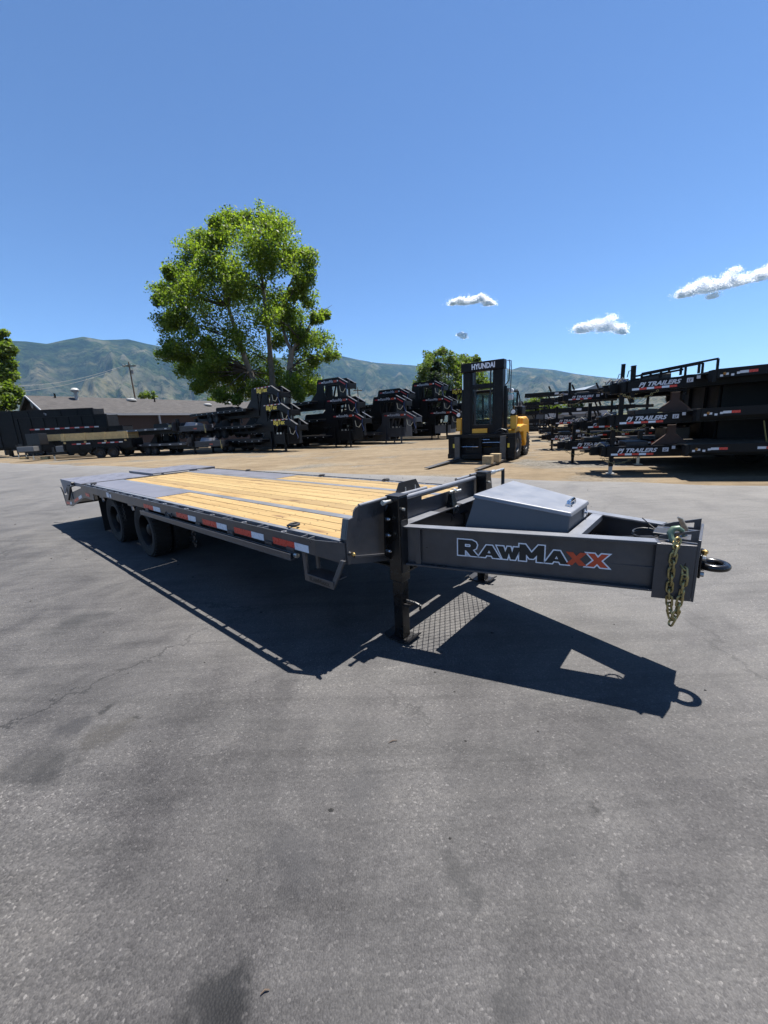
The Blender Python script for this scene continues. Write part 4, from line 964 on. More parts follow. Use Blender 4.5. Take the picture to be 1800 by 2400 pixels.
# ------------------------------------------------------------------ gooseneck trailers parked in stacks
BK = 'bg_black'
def tapes(par, x0, x1, n, y, z, h, red='bg_tape_red', white='bg_tape_white'):
    w = (x1-x0)/n
    for i in range(n):
        MB().box(x0+w*i, x0+w*i+w*.92, *sorted((y, y+.004)), z, z+h).build('reflective_tape', white if i % 2 == 0 else red, par)
def gooseneck(name, label, loc, rz, z, L=9.0, neck=1.65, text='BigTex', col=BK, bottom=False, box=None, braces=True, group=None, len_top=2.5, pitch=0, coup=True):
    t = thing(name, label, 'trailer', (loc[0], loc[1], z), rz, group, rot=(0, pitch, rz))
    dk = 1.05
    # deck frame
    m = MB()
    for s in (-1, 1): m.box(-L, -.2, *sorted((s*1.22, s*1.32)), dk-.22, dk-.03)
    m.box(-.3, -.2, -1.22, 1.22, dk-.22, dk-.03); m.build('deck_frame', col, t)
    for s in (-1, 1): MB().box(-L, .6, *sorted((s*.44, s*.58)), dk-.72, dk-.25).build('main_beam', col, t)
    MB().box(-L, -.2, -1.2, 1.2, dk-.029, dk+.02).build('deck', 'bg_deck', t)
    for i in range(9):
        x = -.6-i*(L-1)/9; MB().box(x-.05, x+.05, -1.36, -1.3205, dk-.14, dk-.09).build('stake_pocket', 'bg_tape_white', t)
    # neck: two side frames
    for s in (-1, 1):
        y = sorted((s*.46, s*.60)); top = dk+neck
        pl = [(-1.45, dk-.25), (-.25, dk+.75), (-.10, top-.10), (.02, top), (len_top, top), (len_top+.95, top-.52), (len_top+.95, top-1.02), (len_top-.05, top-.52), (.62, top-.52), (.62, dk-.5), (-.35, dk-.5)]
        n_ = MB().prism(pl, 'y', *y).build('neck_frame', col, t, bevel=.01)
        MB().box(.02, len_top, *sorted((s*.43, s*.63)), top+.001, top+.03).build('flange', col, n_)
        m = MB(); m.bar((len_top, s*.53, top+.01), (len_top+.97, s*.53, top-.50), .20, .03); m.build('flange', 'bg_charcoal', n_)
        if braces:
            m = MB(); m.bar((.55, s*.53, dk-.3), (1.15, s*.53, top-.42), .10, .12); m.build('brace', col, t)
    MB().box(len_top-.35, len_top-.10, -.459, .459, dk-.05, dk+neck-.01).build('neck_post', col, t)
    for k in range(2): MB().box(.6+k*1.1, .75+k*1.1, -.459, .459, dk+neck-.30, dk+neck-.03).build('neck_crossbar', col, t)
    if coup:
        MB().box(len_top+.55, len_top+.97, -.459, .459, dk+neck-.95, dk+neck-.55).build('neck_nose', col, t, bevel=.02)
        m = MB(); m.tube([(len_top+.62, 0, dk+neck-.2), (len_top+.62, 0, dk+neck-1.75)], .10, 12); m.tube([(len_top+.62, 0, dk+neck-1.75), (len_top+.62, 0, dk+neck-1.95)], .13, 12); m.build('coupler', 'black_steel', t, smooth=True)
        m = MB(); m.tube([(len_top+.9, -.62, dk+neck-.6), (len_top+.86, -.66, dk+neck-1.0), (len_top+1.0, -.6, dk+neck-1.45), (len_top+.7, -.4, dk+neck-1.6)], .02, 6); m.build('cable', 'cable_blue', t, smooth=True)
        m = MB(); m.tube([(len_top+.1, -.62, dk+neck-.7), (len_top+.2, -.64, dk+neck-1.15), (len_top+.5, -.64, dk+neck-1.25), (len_top+.75, -.62, dk+neck-.95)], .022, 6); m.build('cable', 'hose_white', t, smooth=True)
    if text == 'BigTex':
        obj('lettering', place_mesh(text_mesh('BigTex', .46, .15, .018, .002, 1.45), (.62, -.606, dk+neck-.40), (1, 0, 0), (0, 0, 1)), 'letter_yellow', t)
        tapes(t, .35, 2.45, 9, -.604, dk+neck-.075, .07)
    elif text:
        lo = obj('lettering', place_mesh(text_mesh(text[:-2], .32, .1, .012, .002, 1.15), (.72, -.606, dk+neck-.34), (1, 0, 0), (0, 0, 1)), 'letter_grey', t)
        obj('letters', place_mesh(text_mesh(text[-2:], .32, .1, .012, .002, .42), (1.90, -.606, dk+neck-.34), (1, 0, 0), (0, 0, 1)), 'letter_red', lo)
        MB().box(.12, .45, -.606, -.602, dk+neck-.30, dk+neck-.20).build('reflective_tape', 'bg_tape_red', t)
        MB().box(.46, .68, -.606, -.602, dk+neck-.30, dk+neck-.20).build('reflective_tape', 'bg_tape_white', t)
        MB().box(2.32, 2.46, -.606, -.602, dk+neck-.30, dk+neck-.20).build('reflective_tape', 'bg_tape_white', t)
        m = MB(); m.bar((len_top+.1, -.605, dk+neck-.26), (len_top+.75, -.605, dk+neck-.62), .004, .09); m.build('reflective_tape', 'bg_tape_red', t)
    if box:
        MB().box(.60, len_top-.15, -.62, .62, dk-.45, dk+.35).build('toolbox_or_shade_box', box, t, bevel=.02)
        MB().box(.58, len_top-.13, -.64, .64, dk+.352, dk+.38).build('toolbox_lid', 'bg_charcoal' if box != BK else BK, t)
        for k in range(3): MB().box(1.0+.4*k, 1.18+.4*k, -.66, -.645, dk+.36, dk+.50).build('latch', 'zinc', t)
    if not box: MB().box(.64, len_top-.4, -.44, .44, dk-.5, dk+.25).build('toolbox_or_shade_box', 'bg_black_deep', t, bevel=.02)  # added dark box, the shade under the neck made solid
    for k in range(7): MB().box(-1.5-k*1.1, -1.42-k*1.1, -1.22, 1.22, dk-.5, dk-.23).build('crossmember', 'bg_black_deep', t)
    if bottom:
        for s in (-1, 1):
            for x in (.25, 2.0):
                if x > 1 and s > 0: continue
                j = MB().box(x-.07, x+.07, *sorted((s*.62, s*.76)), .35, dk+.6).build('landing_jack', col, t)
                MB().box(x-.05, x+.05, *sorted((s*.64, s*.74)), .03, .35).build('leg', col, j); MB().box(x-.14, x+.14, *sorted((s*.55, s*.83)), .0, .03).build('foot', col, j)
    for x in (-L*.55, -L*.55-1.05) if True else ():
            for s in (-1, 1):
                w = empty_part('wheel', t, (x, s*1.02, .45)); MB().lathe([(.26, -.14), (.40, -.15), (.45, -.1), (.45, .1), (.40, .15), (.26, .14)], (0, 0, 0), 'y', 24).build('tyre', 'rubber', w, smooth=True)
                MB().lathe([(.26, s*.12), (.2, s*.05), (.001, s*.04)], (0, 0, 0), 'y', 18).build('rim', 'black_steel', w, smooth=True)
    return t
paint('bg_deck', (.16, .13, .10), .8, 0, .3, 3, 0, 30, .1)
HD = R(-37)
c, s_ = math.cos(HD), math.sin(HD)
def back(p, d): return (p[0]-c*d, p[1]-s_*d)
# three yellow-lettered ones
B = (-8.9, 33.6)
gooseneck('gooseneck_trailer', 'black gooseneck trailer lettered in yellow, lowest of the left stack', B, HD, 0, 9.5, 1.55, 'BigTex', bottom=True, box=BK, group='stacked gooseneck trailers')
gooseneck('gooseneck_trailer', 'black gooseneck trailer lettered in yellow, middle of the left stack', back(B, .75), HD, 1.22, 9.5, 1.55, 'BigTex', group='stacked gooseneck trailers')
gooseneck('gooseneck_trailer', 'black gooseneck trailer lettered in yellow, topmost of the left stack', back(B, 1.75), HD, 2.62, 9.5, 1.6, 'BigTex', group='stacked gooseneck trailers')
B = (-3.75, 35.5)
gooseneck('gooseneck_trailer', 'black gooseneck trailer at the bottom of the tall stack beside the yellow-lettered stack', B, HD, 0, 10, 1.85, 'RawMaxx', bottom=True, box='bg_black', group='stacked gooseneck trailers')
gooseneck('gooseneck_trailer', 'middle black gooseneck trailer in the tall stack beside the yellow-lettered stack', back(B, .6), HD, 1.45, 10, 1.75, 'RawMaxx', group='stacked gooseneck trailers')
gooseneck('gooseneck_trailer', 'highest black gooseneck trailer in the tall stack with open neck against the mountains', back(B, 1.5), HD, 3.05, 10, 1.75, 'RawMaxx', group='stacked gooseneck trailers')
B = (.75, 37.4)
gooseneck('gooseneck_trailer', 'charcoal gooseneck trailer with grey front box at the bottom of its stack', B, HD, 0, 10, 1.75, 'RawMaxx', 'bg_charcoal', True, 'bg_charcoal', group='stacked gooseneck trailers')
gooseneck('gooseneck_trailer', 'black gooseneck trailer resting on the charcoal one', back(B, 1.0), HD, 1.52, 10, 1.7, 'RawMaxx', BK, group='stacked gooseneck trailers')
gooseneck('gooseneck_trailer', 'black gooseneck trailer behind and above the charcoal one, white lettering', back((B[0]+.9, B[1]+2.0), 1.5), HD, 2.25, 8, 1.75, 'RawMaxx', BK, group='stacked gooseneck trailers')
B = (5.6, 41.5)
gooseneck('gooseneck_trailer', 'black gooseneck trailer with pale grey toolbox, lowest in the stack left of the forklift', B, HD, 0, 10, 1.85, 'RawMaxx', BK, True, 'box_grey', group='stacked gooseneck trailers')
gooseneck('gooseneck_trailer', 'middle black gooseneck trailer in the stack left of the forklift', back(B, .9), HD, 1.45, 10, 1.75, 'RawMaxx', BK, group='stacked gooseneck trailers')
gooseneck('gooseneck_trailer', 'top black gooseneck trailer in the stack left of the forklift', back(B, 1.9), HD, 2.95, 10, 1.8, 'RawMaxx', BK, group='stacked gooseneck trailers')
gooseneck('gooseneck_trailer', 'black gooseneck trailer with yellow lettering half hidden behind the forklift stack', (B[0]+2.2, B[1]+2.2), HD, 2.3, 9, 1.7, 'BigTex', BK, group='stacked gooseneck trailers')
for k, (x, y, z, lab) in enumerate(((-7.2, 41.5, .55, 'plain black gooseneck trailer seen through the gap right of the yellow-lettered stack'), (-2.2, 43.0, .7, 'plain black gooseneck trailer in the gap behind the tall stack'), (2.6, 45.0, .7, 'plain black gooseneck trailer in the gap behind the charcoal stack'), (9.2, 46.5, .6, 'plain black gooseneck trailer farthest right in the row, behind the forklift'))):
    gooseneck('gooseneck_trailer', lab, (x, y), HD, z, 10, 1.5, None, BK, box=BK, group='stacked gooseneck trailers')
# older goosenecks further left
gooseneck('gooseneck_trailer', 'black gooseneck trailer with arched neck beside the wood-sided dump trailer', (-23.0, 41.5), R(-25), 0, 7, 1.9, None, BK, True, group='stacked gooseneck trailers', len_top=1.9)
gooseneck('gooseneck_trailer', 'black gooseneck trailer with dark neck behind the charcoal stacked pair', (-19.0, 48), R(-25), 1.2, 9, 2.4, None, BK, group='stacked gooseneck trailers', len_top=2.5)
gooseneck('gooseneck_trailer', 'dusty gooseneck trailer neck behind the yellow-lettered stack', (-14.4, 46), R(-25), 1.3, 9, 1.6, None, BK, group='stacked gooseneck trailers', len_top=2.4)

# ------------------------------------------------------------------ pair of charcoal tag trailers, one on the other
def tag_trailer(label, loc, z, bottom, col):
    t = thing('tag_trailer', label, 'trailer', (loc[0], loc[1], z), R(-28), 'stacked tag trailers')
    L = 8.5
    MB().box(-L, 0, -1.5, 1.5, .98, 1.05).build('deck', 'bg_deck', t)
    for s in (-1, 1):
        MB().box(-L, 0, *sorted((s*1.5, s*1.56)), .86, 1.06).build('rub_rail', col, t)
        MB().box(-L, .1, *sorted((s*.45, s*.6)), .5, .97).build('main_beam', 'bg_black', t)
        MB().prism([(s*1.45, .75), (s*1.45, 1.3), (s*1.25, 1.5), (s*.6, 1.5), (s*.6, .6), (s*.9, .6)], 'x', 0, .03).build('headboard_plate', col, t)
        a, b_ = Vector((.15, s*.95)), Vector((2.9, s*.3))
        m = MB(); m.bar((a.x, a.y, .85), (b_.x, b_.y, .85), .12, .46); m.build('tongue_beam', col, t, bevel=.01)
        m = MB(); m.bar((a.x, a.y, 1.095), (b_.x, b_.y, 1.095), .16, .02); m.build('tongue_flange', 'charcoal_sunlit', t)
        j = MB().box(.12, .34, s*.95-.11, s*.95+.11, .70, 1.75).build('landing_jack', BK, t)
        if bottom:
            MB().box(.16, .30, s*.95-.07, s*.95+.07, .03, .70).build('leg', BK, j); MB().box(.08, .38, s*.95-.15, s*.95+.15, 0, .03).build('foot', BK, j)
        for i in range(5): MB().box(-.6-1.5*i-.3, -.6-1.5*i, *sorted((s*1.561, s*1.565)), .92, 1.0).build('reflective_tape', 'bg_tape_white', t)
    MB().box(.05, .09, -.6, .6, 1.1, 1.42).build('headboard_panel', col, t)
    MB().hexa([(.7, -.72, 1.1), (1.9, -.46, 1.1), (1.9, .46, 1.1), (.7, .72, 1.1)], [(.75, -.5, 1.42), (1.85, -.32, 1.28), (1.85, .32, 1.28), (.75, .5, 1.42)]).build('toolbox', 'charcoal_sunlit', t, bevel=.02)
    MB().box(2.85, 3.15, -.33, .33, .58, 1.13).build('tongue_head', col, t, bevel=.02)
    m = MB(); m.torus((3.35, 0, .85), .11, .04, 'z', 18, 8); m.build('lunette_ring', BK, t, smooth=True)
    m = MB(); m.tube([(3.0, -.40, 1.2), (3.02, -.42, .9), (3.04, -.42, .45), (3.1, -.42, .40), (3.14, -.41, .8)], .03, 6); m.build('safety_chain', 'chain_gold', t, smooth=True)
    d = (Vector((2.9, -.3))-Vector((.15, -.95))).normalized(); n_ = Vector((d.y, -d.x)); o = Vector((.15, -.95))+d*.8+n_*.063
    lo = obj('lettering', place_mesh(text_mesh('RawMa', .24, 0, .006, .002, .85), (o.x, o.y, .77), (d.x, d.y, 0), (0, 0, 1)), 'letter_black', t)
    o = o+d*.9; obj('letters', place_mesh(text_mesh('xx', .24, 0, .006, .002, .35), (o.x, o.y, .77), (d.x, d.y, 0), (0, 0, 1)), 'letter_red', lo)
    if bottom:
        for x in (-5.0, -6.1):
            for s in (-1, 1):
                w = empty_part('wheel', t, (x, s*1.25, .45)); MB().lathe([(.26, -.14), (.40, -.15), (.45, -.1), (.45, .1), (.40, .15), (.26, .14)], (0, 0, 0), 'y', 24).build('tyre', 'rubber', w, smooth=True)
                MB().lathe([(.26, s*.12), (.2, s*.05), (.001, s*.04)], (0, 0, 0), 'y', 18).build('rim', 'black_steel', w, smooth=True)
    else:
        MB().lathe([(.25, -.12), (.42, -.13), (.46, 0), (.42, .13), (.25, .12)], (-2.1, .2, 1.19), 'z', 22).build('spare_tyre', 'bare_wood', t, smooth=True)
    return t
tag_trailer('charcoal tag trailer standing on its jacks, lower of the stacked grey pair', (-16.4, 36.0), 0, True, 'bg_charcoal')
tag_trailer('charcoal tag trailer with pale toolbox lying on another, upper of the grey pair', (-18.0, 36.9), 1.42, False, 'bg_charcoal')

def dump(name, label, p, rz, L, zb, zt, ribs, col='bg_black_satin', wood=False, wheels=True, tongue=True, group='dump trailers on the left', wide=2.2):
    t = thing(name, label, 'trailer', p, rz, group)
    h = wide/2
    bx = MB(); 
    for s in (-1, 1): bx.box(-L, 0, *sorted((s*h, s*(h-.06))), zb, zt)
    bx.box(-.06, 0, -h+.06, h-.06, zb, zt).box(-L, 0, -h+.06, h-.06, zb, zb+.06); bx.box(-L, -L+.06, -h+.06, h-.06, zb+.06, zt)
    bx.build('body', col, t)
    for i in range(ribs):
        x = -.12-(L-.24)*i/(ribs-1)
        for s in (-1, 1): MB().box(x-.06, x+.06, *sorted((s*(h+.07), s*(h+.001))), zb+.05, zt-.10).build('rib', col, t)
    for s in (-1, 1): MB().box(-L-.02, .02, *sorted((s*(h+.09), s*(h-.08))), zt+.001, zt+.09).build('top_rail', col, t)
    for k in range(2): MB().box(.001, .08, -h+.25+k*h, -h+.45+k*h, zb, zt-.05).build('front_post', col, t)
    MB().box(-L, .1, -.45, .45, zb-.28, zb-.01).build('frame', col, t)
    if tongue:
        for s in (-1, 1):
            m = MB(); m.bar((.05, s*.55, zb-.22), (1.9, s*.08, zb-.22), .10, .18); m.build('tongue_beam', col, t)
        m = MB(); m.box(1.85, 2.15, -.08, .08, zb-.30, zb-.12); m.build('coupler', col, t)
        j = MB().box(1.5, 1.62, -.06, .06, .4, zb+.35).build('jack', 'black_steel', t); MB().box(1.52, 1.60, -.04, .04, .02, .4).build('leg', 'zinc', j); MB().box(1.44, 1.68, -.12, .12, 0, .02).build('foot', 'zinc', j)
        MB().box(.35, 1.0, -.5, .5, zb-.10, zb+.45).build('pump_box', 'box_grey' if wood else 'black_steel', t, bevel=.02)
    if wheels:
        for x in (-L*.52, -L*.52-1.15):
            for s in (-1, 1):
                w = empty_part('wheel', t, (x, s*(h+.10), .48)); MB().lathe([(.26, -.13), (.42, -.14), (.48, -.09), (.48, .09), (.42, .14), (.26, .13)], (0, 0, 0), 'y', 26).build('tyre', 'rubber', w, smooth=True)
                MB().lathe([(.27, s*.11), (.2, s*.05), (.09, s*.05), (.08, s*.12), (.001, s*.12)], (0, 0, 0), 'y', 18).build('rim', 'black_steel', w, smooth=True)
        for s in (-1, 1):
            m = MB(); xa, xb = -L*.52+.75, -L*.52-1.9
            m.add([], []); pts = [(xa, .62), (xa-.35, 1.03), (xb+.35, 1.03), (xb, .62)]
            for (u0, v0), (u1, v1) in zip(pts[:-1], pts[1:]): m.bar((u0, s*(h+.12), v0), (u1, s*(h+.12), v1), .34, .03)
            m.build('fender', col, t)
    return t
def side_boards(t, L, zb, h, n_posts):
    for s in (-1, 1):
        for k in range(3): MB().box(-L, 0, *sorted((s*h, s*(h-.05))), zb+.22*k, zb+.22*k+.205).build('side_board', 'bare_wood', t)
        for i in range(n_posts):
            x = -.25-(L-.5)*i/(n_posts-1); MB().box(x-.09, x+.09, *sorted((s*(h+.05), s*(h+.002))), zb-.25, zb+.66).build('board_post', 'bare_wood', t)
    for k in range(3): MB().box(.002, .05, -h, h, zb+.22*k, zb+.22*k+.205).build('side_board', 'timber', t)
# ------------------------------------------------------------------ stacked pintle trailers on the right
def frame_trailer(label, loc, z, rz, bottom=False, L=10.0, text=True, gate=False, pitch=0, group='stacked flatbed trailers on the right', jack_h=1.15):
    t = thing('flatbed_trailer', label, 'trailer', (loc[0], loc[1], z), rz, group, rot=(0, pitch, rz))
    z0, z1 = .50, .80
    for s in (-1, 1):
        m = MB(); y = s*.50
        m.box(-L, -.35, *sorted((y-.07, y+.07)), z1-.02, z1).box(-L, -.35, *sorted((y-.07, y+.07)), z0, z0+.02).box(-L, -.35, *sorted((y-.008, y+.008)), z0+.02, z1-.02)
        m.build('main_beam', BK, t)
        m = MB(); m.box(-L, -2.15, *sorted((s*1.18, s*1.24)), z1-.16, z1+.05); m.build('deck_rail', BK, t)
        for i in range(6):
            x = -2.6-i*.95
            MB().box(x-.17, x, *sorted((s*1.2405, s*1.244)), z1-.10, z1-.04).build('reflective_tape', 'bg_tape_white', t)
            MB().box(x-.35, x-.175, *sorted((s*1.2405, s*1.244)), z1-.10, z1-.04).build('reflective_tape', 'tape_red', t)
        MB().lathe([(.001, s*.02), (.03, s*.015), (.035, 0)], (-2.3, s*1.2405, z1-.07), 'y', 10).build('marker_lamp', 'amber', t, smooth=True)
    for i in range(12): MB().box(-2.25-.62*i, -2.19-.62*i, -1.18, 1.18, z1-.12, z1-.022).build('crossmember', BK, t)
    MB().box(-L, -2.15, -1.18, 1.18, z1+.0, z1+.045).build('deck', 'bg_deck', t)
    MB().box(-.36, -.26, -.55, .55, z0+.02, z1-.02).build('front_crossbar', BK, t)
    MB().box(-1.45, -.9, -.42, .42, z0+.06, z1+.12).build('tongue_box', 'black_steel', t, bevel=.02)
    m = MB(); m.box(-.26, -.05, -.14, .14, z0+.02, z1-.03).box(-.05, .10, -.06, .06, z0+.10, z1-.10); m.torus((.16, 0, (z0+z1)/2), .06, .022, 'z', 14, 6); m.tube([(-.12, .1, z1-.02), (-.1, .1, z1+.09), (-.02, .08, z1+.10)], .015, 6); m.build('coupler', BK, t)
    jx = -.55
    j = MB().box(jx-.055, jx+.055, .36, .47, z0-.28, z1+jack_h-.55).build('jack', BK, t, bevel=.008)
    MB().box(jx-.06, jx+.06, .355, .475, z1+jack_h-.549, z1+jack_h-.535).build('cap', BK, j)
    if bottom:
        MB().box(jx-.045, jx+.045, .37, .46, .02, z0-.28).build('leg', 'roof_vent' if bottom == 2 else BK, j); MB().box(jx-.10, jx+.10, .31, .52, 0, .02).build('foot', 'roof_vent' if bottom == 2 else BK, j)
    m = MB(); m.tube([(jx, .42, z1+.3), (jx+.12, .46, z1+.28), (jx+.16, .48, z1+.12)], .012, 6); m.build('jack_handle', BK, t, smooth=True)
    # safety chain swag under the beam
    m = MB()
    for k in range(14):
        u = k/13; m.torus((-.25-.85*u, .60, z0-.02-.16*math.sin(math.pi*u)), .028, .009, 'y' if k % 2 else 'z', 8, 5)
    m.build('safety_chain', 'chain_gold', t, smooth=True)
    if text:
        obj('lettering', place_mesh(text_mesh('PJ TRAILERS', .150, .35, .005, .002, .98), (-.66, .577, z0+.13), (-1, 0, 0), (0, 0, 1)), 'bg_letter', t)
        lo = MB().box(-1.90, -1.76, .572, .578, z0+.13, z0+.24).build('badge', 'bg_letter', t)
        obj('letters', place_mesh(text_mesh('LV', .10, .2, .004, .001, .09), (-1.785, .5795, z0+.15), (-1, 0, 0), (0, 0, 1)), 'letter_black', lo)
        MB().box(-1.95, -.40, .560, .570, z0+.022, z1-.022).build('beam_web', 'bg_black', t)
        for i in range(6): MB().box(-.50-.175*(i+1), -.50-.175*i-.004, .5705, .5745, z0+.045, z0+.10).build('reflective_tape', 'tape_white' if i % 2 == 0 else 'tape_red', t)
    MB().box(-2.05, -1.97, .58, .586, z1-.10, z1-.02).build('sticker', 'bg_tape_white', t)
    rq = random.Random(int(loc[0]*100+z*10))
    for k in range(3):
        x0 = -.08-rq.random()*.14; m = MB(); m.tube([(x0, .40, z1+.01), (x0-.08, .50, z1+.08+rq.random()*.06), (x0-.20, .50, z1+.02), (x0-.32, .40, z1+.04)], .011, 6)
        m.build('hose', ('hose_white', 'black_steel', 'cable_blue')[k], t, smooth=True)
    for k in range(4):
        x0 = -2.24-.11*k; MB().box(x0-.03, x0+.03, 1.2405, 1.2435, z1-.14+.03*(k % 2), z1-.09+.03*(k % 2)).build('sticker', 'bg_tape_white', t)
    MB().box(-.50, -.30, -.20, .20, z1+.001, z1+.10).build('breakaway_box', 'box_grey', t, bevel=.01)
    m = MB(); m.tube([(-.30, .40, z1+.02), (-.22, .45, z1+.10), (-.10, .40, z1+.06)], .014, 6); m.build('latch_lever', 'zinc', t, smooth=True)
    for s in (-1, 1): MB().box(-2.14, -2.06, *sorted((s*1.0, s*1.24)), z0+.05, z1+.04).build('corner_plate', BK, t)
    if gate:
        g_ = MB()
        for (xa, za), (xb, zb) in (((-.75, .98), (-2.45, 1.16)), ((-.75, .82), (-.75, .98)), ((-1.2, .82), (-1.2, 1.03)), ((-1.65, .84), (-1.65, 1.07)), ((-2.05, .84), (-2.05, 1.11)), ((-2.45, .86), (-2.45, 1.16)), ((-.75, .88), (-1.7, .98))):
            for y in (.44, -.44): g_.bar((xa, y, za), (xb, y, zb), .045, .05)
        g_.build('ramp_gate', BK, t)
    if True:
        for x in (-5.6, -6.5):
            for s in (-1, 1):
                w = empty_part('wheel', t, (x, s*.95, .40)); MB().lathe([(.22, -.12), (.36, -.13), (.40, -.09), (.40, .09), (.36, .13), (.22, .12)], (0, 0, 0), 'y', 24).build('tyre', 'rubber', w, smooth=True)
                MB().lathe([(.22, s*.1), (.16, s*.04), (.001, s*.03)], (0, 0, 0), 'y', 18).build('rim', 'black_steel', w, smooth=True)
    return t
RZ = R(161)
frame_trailer('black flatbed trailer standing on a white jack leg, lowest of the nearest stack', (6.35, 11.85), 0, RZ, 2)
frame_trailer('black flatbed trailer in the middle of the nearest right-hand stack', (6.5, 11.8), .87, RZ, pitch=R(0.6))
frame_trailer('black flatbed trailer with folded ramp gate on top of the nearest stack', (6.75, 11.75), 1.76, RZ, gate=True, pitch=R(1.6), jack_h=.95)
frame_trailer('black flatbed trailer with its tongue on a black jack, lowest of the second stack', (6.75, 14.95), 0, RZ, 1, group='stacked flatbed trailers on the right')
frame_trailer('black flatbed trailer in the middle of the second right-hand stack', (7.2, 14.8), .72, RZ)
frame_trailer('black flatbed trailer on top of the second stack, its jack sticking up', (8.1, 14.5), 1.95, RZ)
frame_trailer('black flatbed trailer at the foot of the farthest right-hand stack', (8.75, 21.3), 0, RZ, 1)
frame_trailer('black flatbed trailer second from the ground in the farthest right-hand stack', (8.9, 21.2), .80, RZ)
frame_trailer('black flatbed trailer highest in the farthest right-hand stack', (9.4, 21.0), 1.95, RZ)
M_ = Matrix.Translation((6.35, 11.85, 0)) @ Matrix.Rotation(RZ, 4, 'Z'); p = M_ @ Vector((-3.4, -1.9, 0))
t = dump('dump_trailer', 'black high-sided dump trailer hidden behind the nearest flatbed stack', (p.x, p.y, 0), RZ, 9.0, .75, 2.52, 7, col=BK, wide=2.3)
p = M_ @ Vector((-4.6, -5.6, 0))
t = dump('dump_trailer', 'black high-sided dump trailer between the far flatbed stacks', (p.x, p.y, 0), RZ, 8.0, .75, 2.35, 7, col=BK, wide=2.3)
# rusty triangular stands between the stacked trailers, straps
def stand(label, d, z, h):
    M_ = Matrix.Translation((6.35, 11.85, 0)) @ Matrix.Rotation(RZ, 4, 'Z'); p = M_ @ Vector((d, .30, 0))
    m = MB(); m.prism([(-.45, 0), (.45, 0), (.10, .30), (.10, h), (-.10, h), (-.10, .30)], 'y', -.05, .05)
    o = m.build('stacking_stand', 'rust', bevel=.006); o.location = (p.x, p.y, z); o.rotation_euler = (0, 0, RZ); tag(o, label, 'stand', 'stacking stands')
stand('rusty stand with flared foot between the lower two flatbed trailers', -2.0, .804, .54)
stand('rusty stand with flared foot between the upper two flatbed trailers', -2.0, 1.70, .52)
for k, (d, za, zb, lab) in enumerate(((-4.15, 1.72, 2.30, 'pale olive strap between the upper flatbed trailers, left one'), (-4.35, 1.72, 2.30, 'pale olive strap between the upper flatbed trailers, right one'), (-3.75, .86, 1.38, 'olive strap between the lower flatbed trailers'))):
    M_ = Matrix.Translation((6.35, 11.85, 0)) @ Matrix.Rotation(RZ, 4, 'Z'); p, q = M_ @ Vector((d, 1.15, za)), M_ @ Vector((d+.12-.24*0, 1.15, zb))
    o = MB().bar((0, 0, 0), tuple(q-p), .05, .008).build('strap', 'strap_yellow'); o.location = p; tag(o, lab, 'strap', 'straps on the flatbed stack')

# ------------------------------------------------------------------ dump trailers on the left
# wood-sided one: nose to the left
p = at(172, 1076, 37.5)
t = dump('dump_trailer', 'low black dump trailer with raised yellow wooden side boards and two wheels', (p.x, p.y, 0), R(188), 6.0, .85, 1.62, 6, wood=True)
side_boards(t, 5.7, 1.72, 1.12, 4)
tapes(t, -5.2, -3.0, 6, 1.175, 1.35, .10); tapes(t, -2.4, -.8, 4, 1.175, 1.35, .10)
p = at(118, 1070, 41)
t = dump('dump_trailer', 'black dump trailer with yellow side boards behind the other wood-sided one', (p.x, p.y, 0), R(188), 5.0, .95, 1.7, 5, wheels=False); side_boards(t, 4.6, 1.80, 1.12, 3)
def dump_px(label, pxl, pxr, ptop, depth, zb, ribs, wide, tape=False):
    a, b_ = at(pxl, ptop, depth), at(pxr, ptop+4, depth); L = (b_.x-a.x)/math.cos(R(7)); a.z = b_.z
    t = dump('dump_trailer', label, (a.x, a.y, 0), R(187), L, zb, a.z-.09, ribs, wheels=True, wide=wide)
    if tape: tapes(t, -L*.75, -.2, 14, wide/2+.095, a.z-.08, .13)
    return t
dump_px('low black dump trailer with red and white tape along its top edge', 80, 283, 993, 44, 1.0, 7, 2.2, True)
dump_px('tall black ribbed dump trailer standing in front of the house gable', 52, 246, 966, 48, 1.2, 8, 2.5)
dump_px('tall black ribbed dump trailer cut off by the left picture edge', -120, 202, 951, 52, 1.2, 10, 2.5)
p = at(92, 1042, 38.5)
o = MB().box(-.70, .55, -.5, .5, 0, 1.05).build('metal_cabinet', 'black_steel', bevel=.02)
tag(o, 'dark grey metal cabinet standing on a trailer tongue in the left row', 'cabinet'); o.location = (p.x, p.y, p.z)
p = at(68, 1058, 37.5); o = MB().box(-.70, .70, -.4, .4, 0, .46).build('tongue_toolbox', 'box_grey', bevel=.03); o.location = (p.x, p.y, p.z); o.rotation_euler = (0, 0, R(8)); tag(o, 'light grey box on a trailer tongue at the far left', 'toolbox')
for k, px in enumerate((57, 107)):
    p = on_ground(px, 1076); o = MB().box(-.4, .4, -.15, .15, 0, .22).build('wood_block', 'bare_wood', bevel=.01); o.location = (p.x, p.y, 0); tag(o, ('yellow wood block on the ground under the leftmost trailer tongue', 'yellow wood block on the ground beside the dump trailer tongue')[k], 'wood block', 'wood blocks')

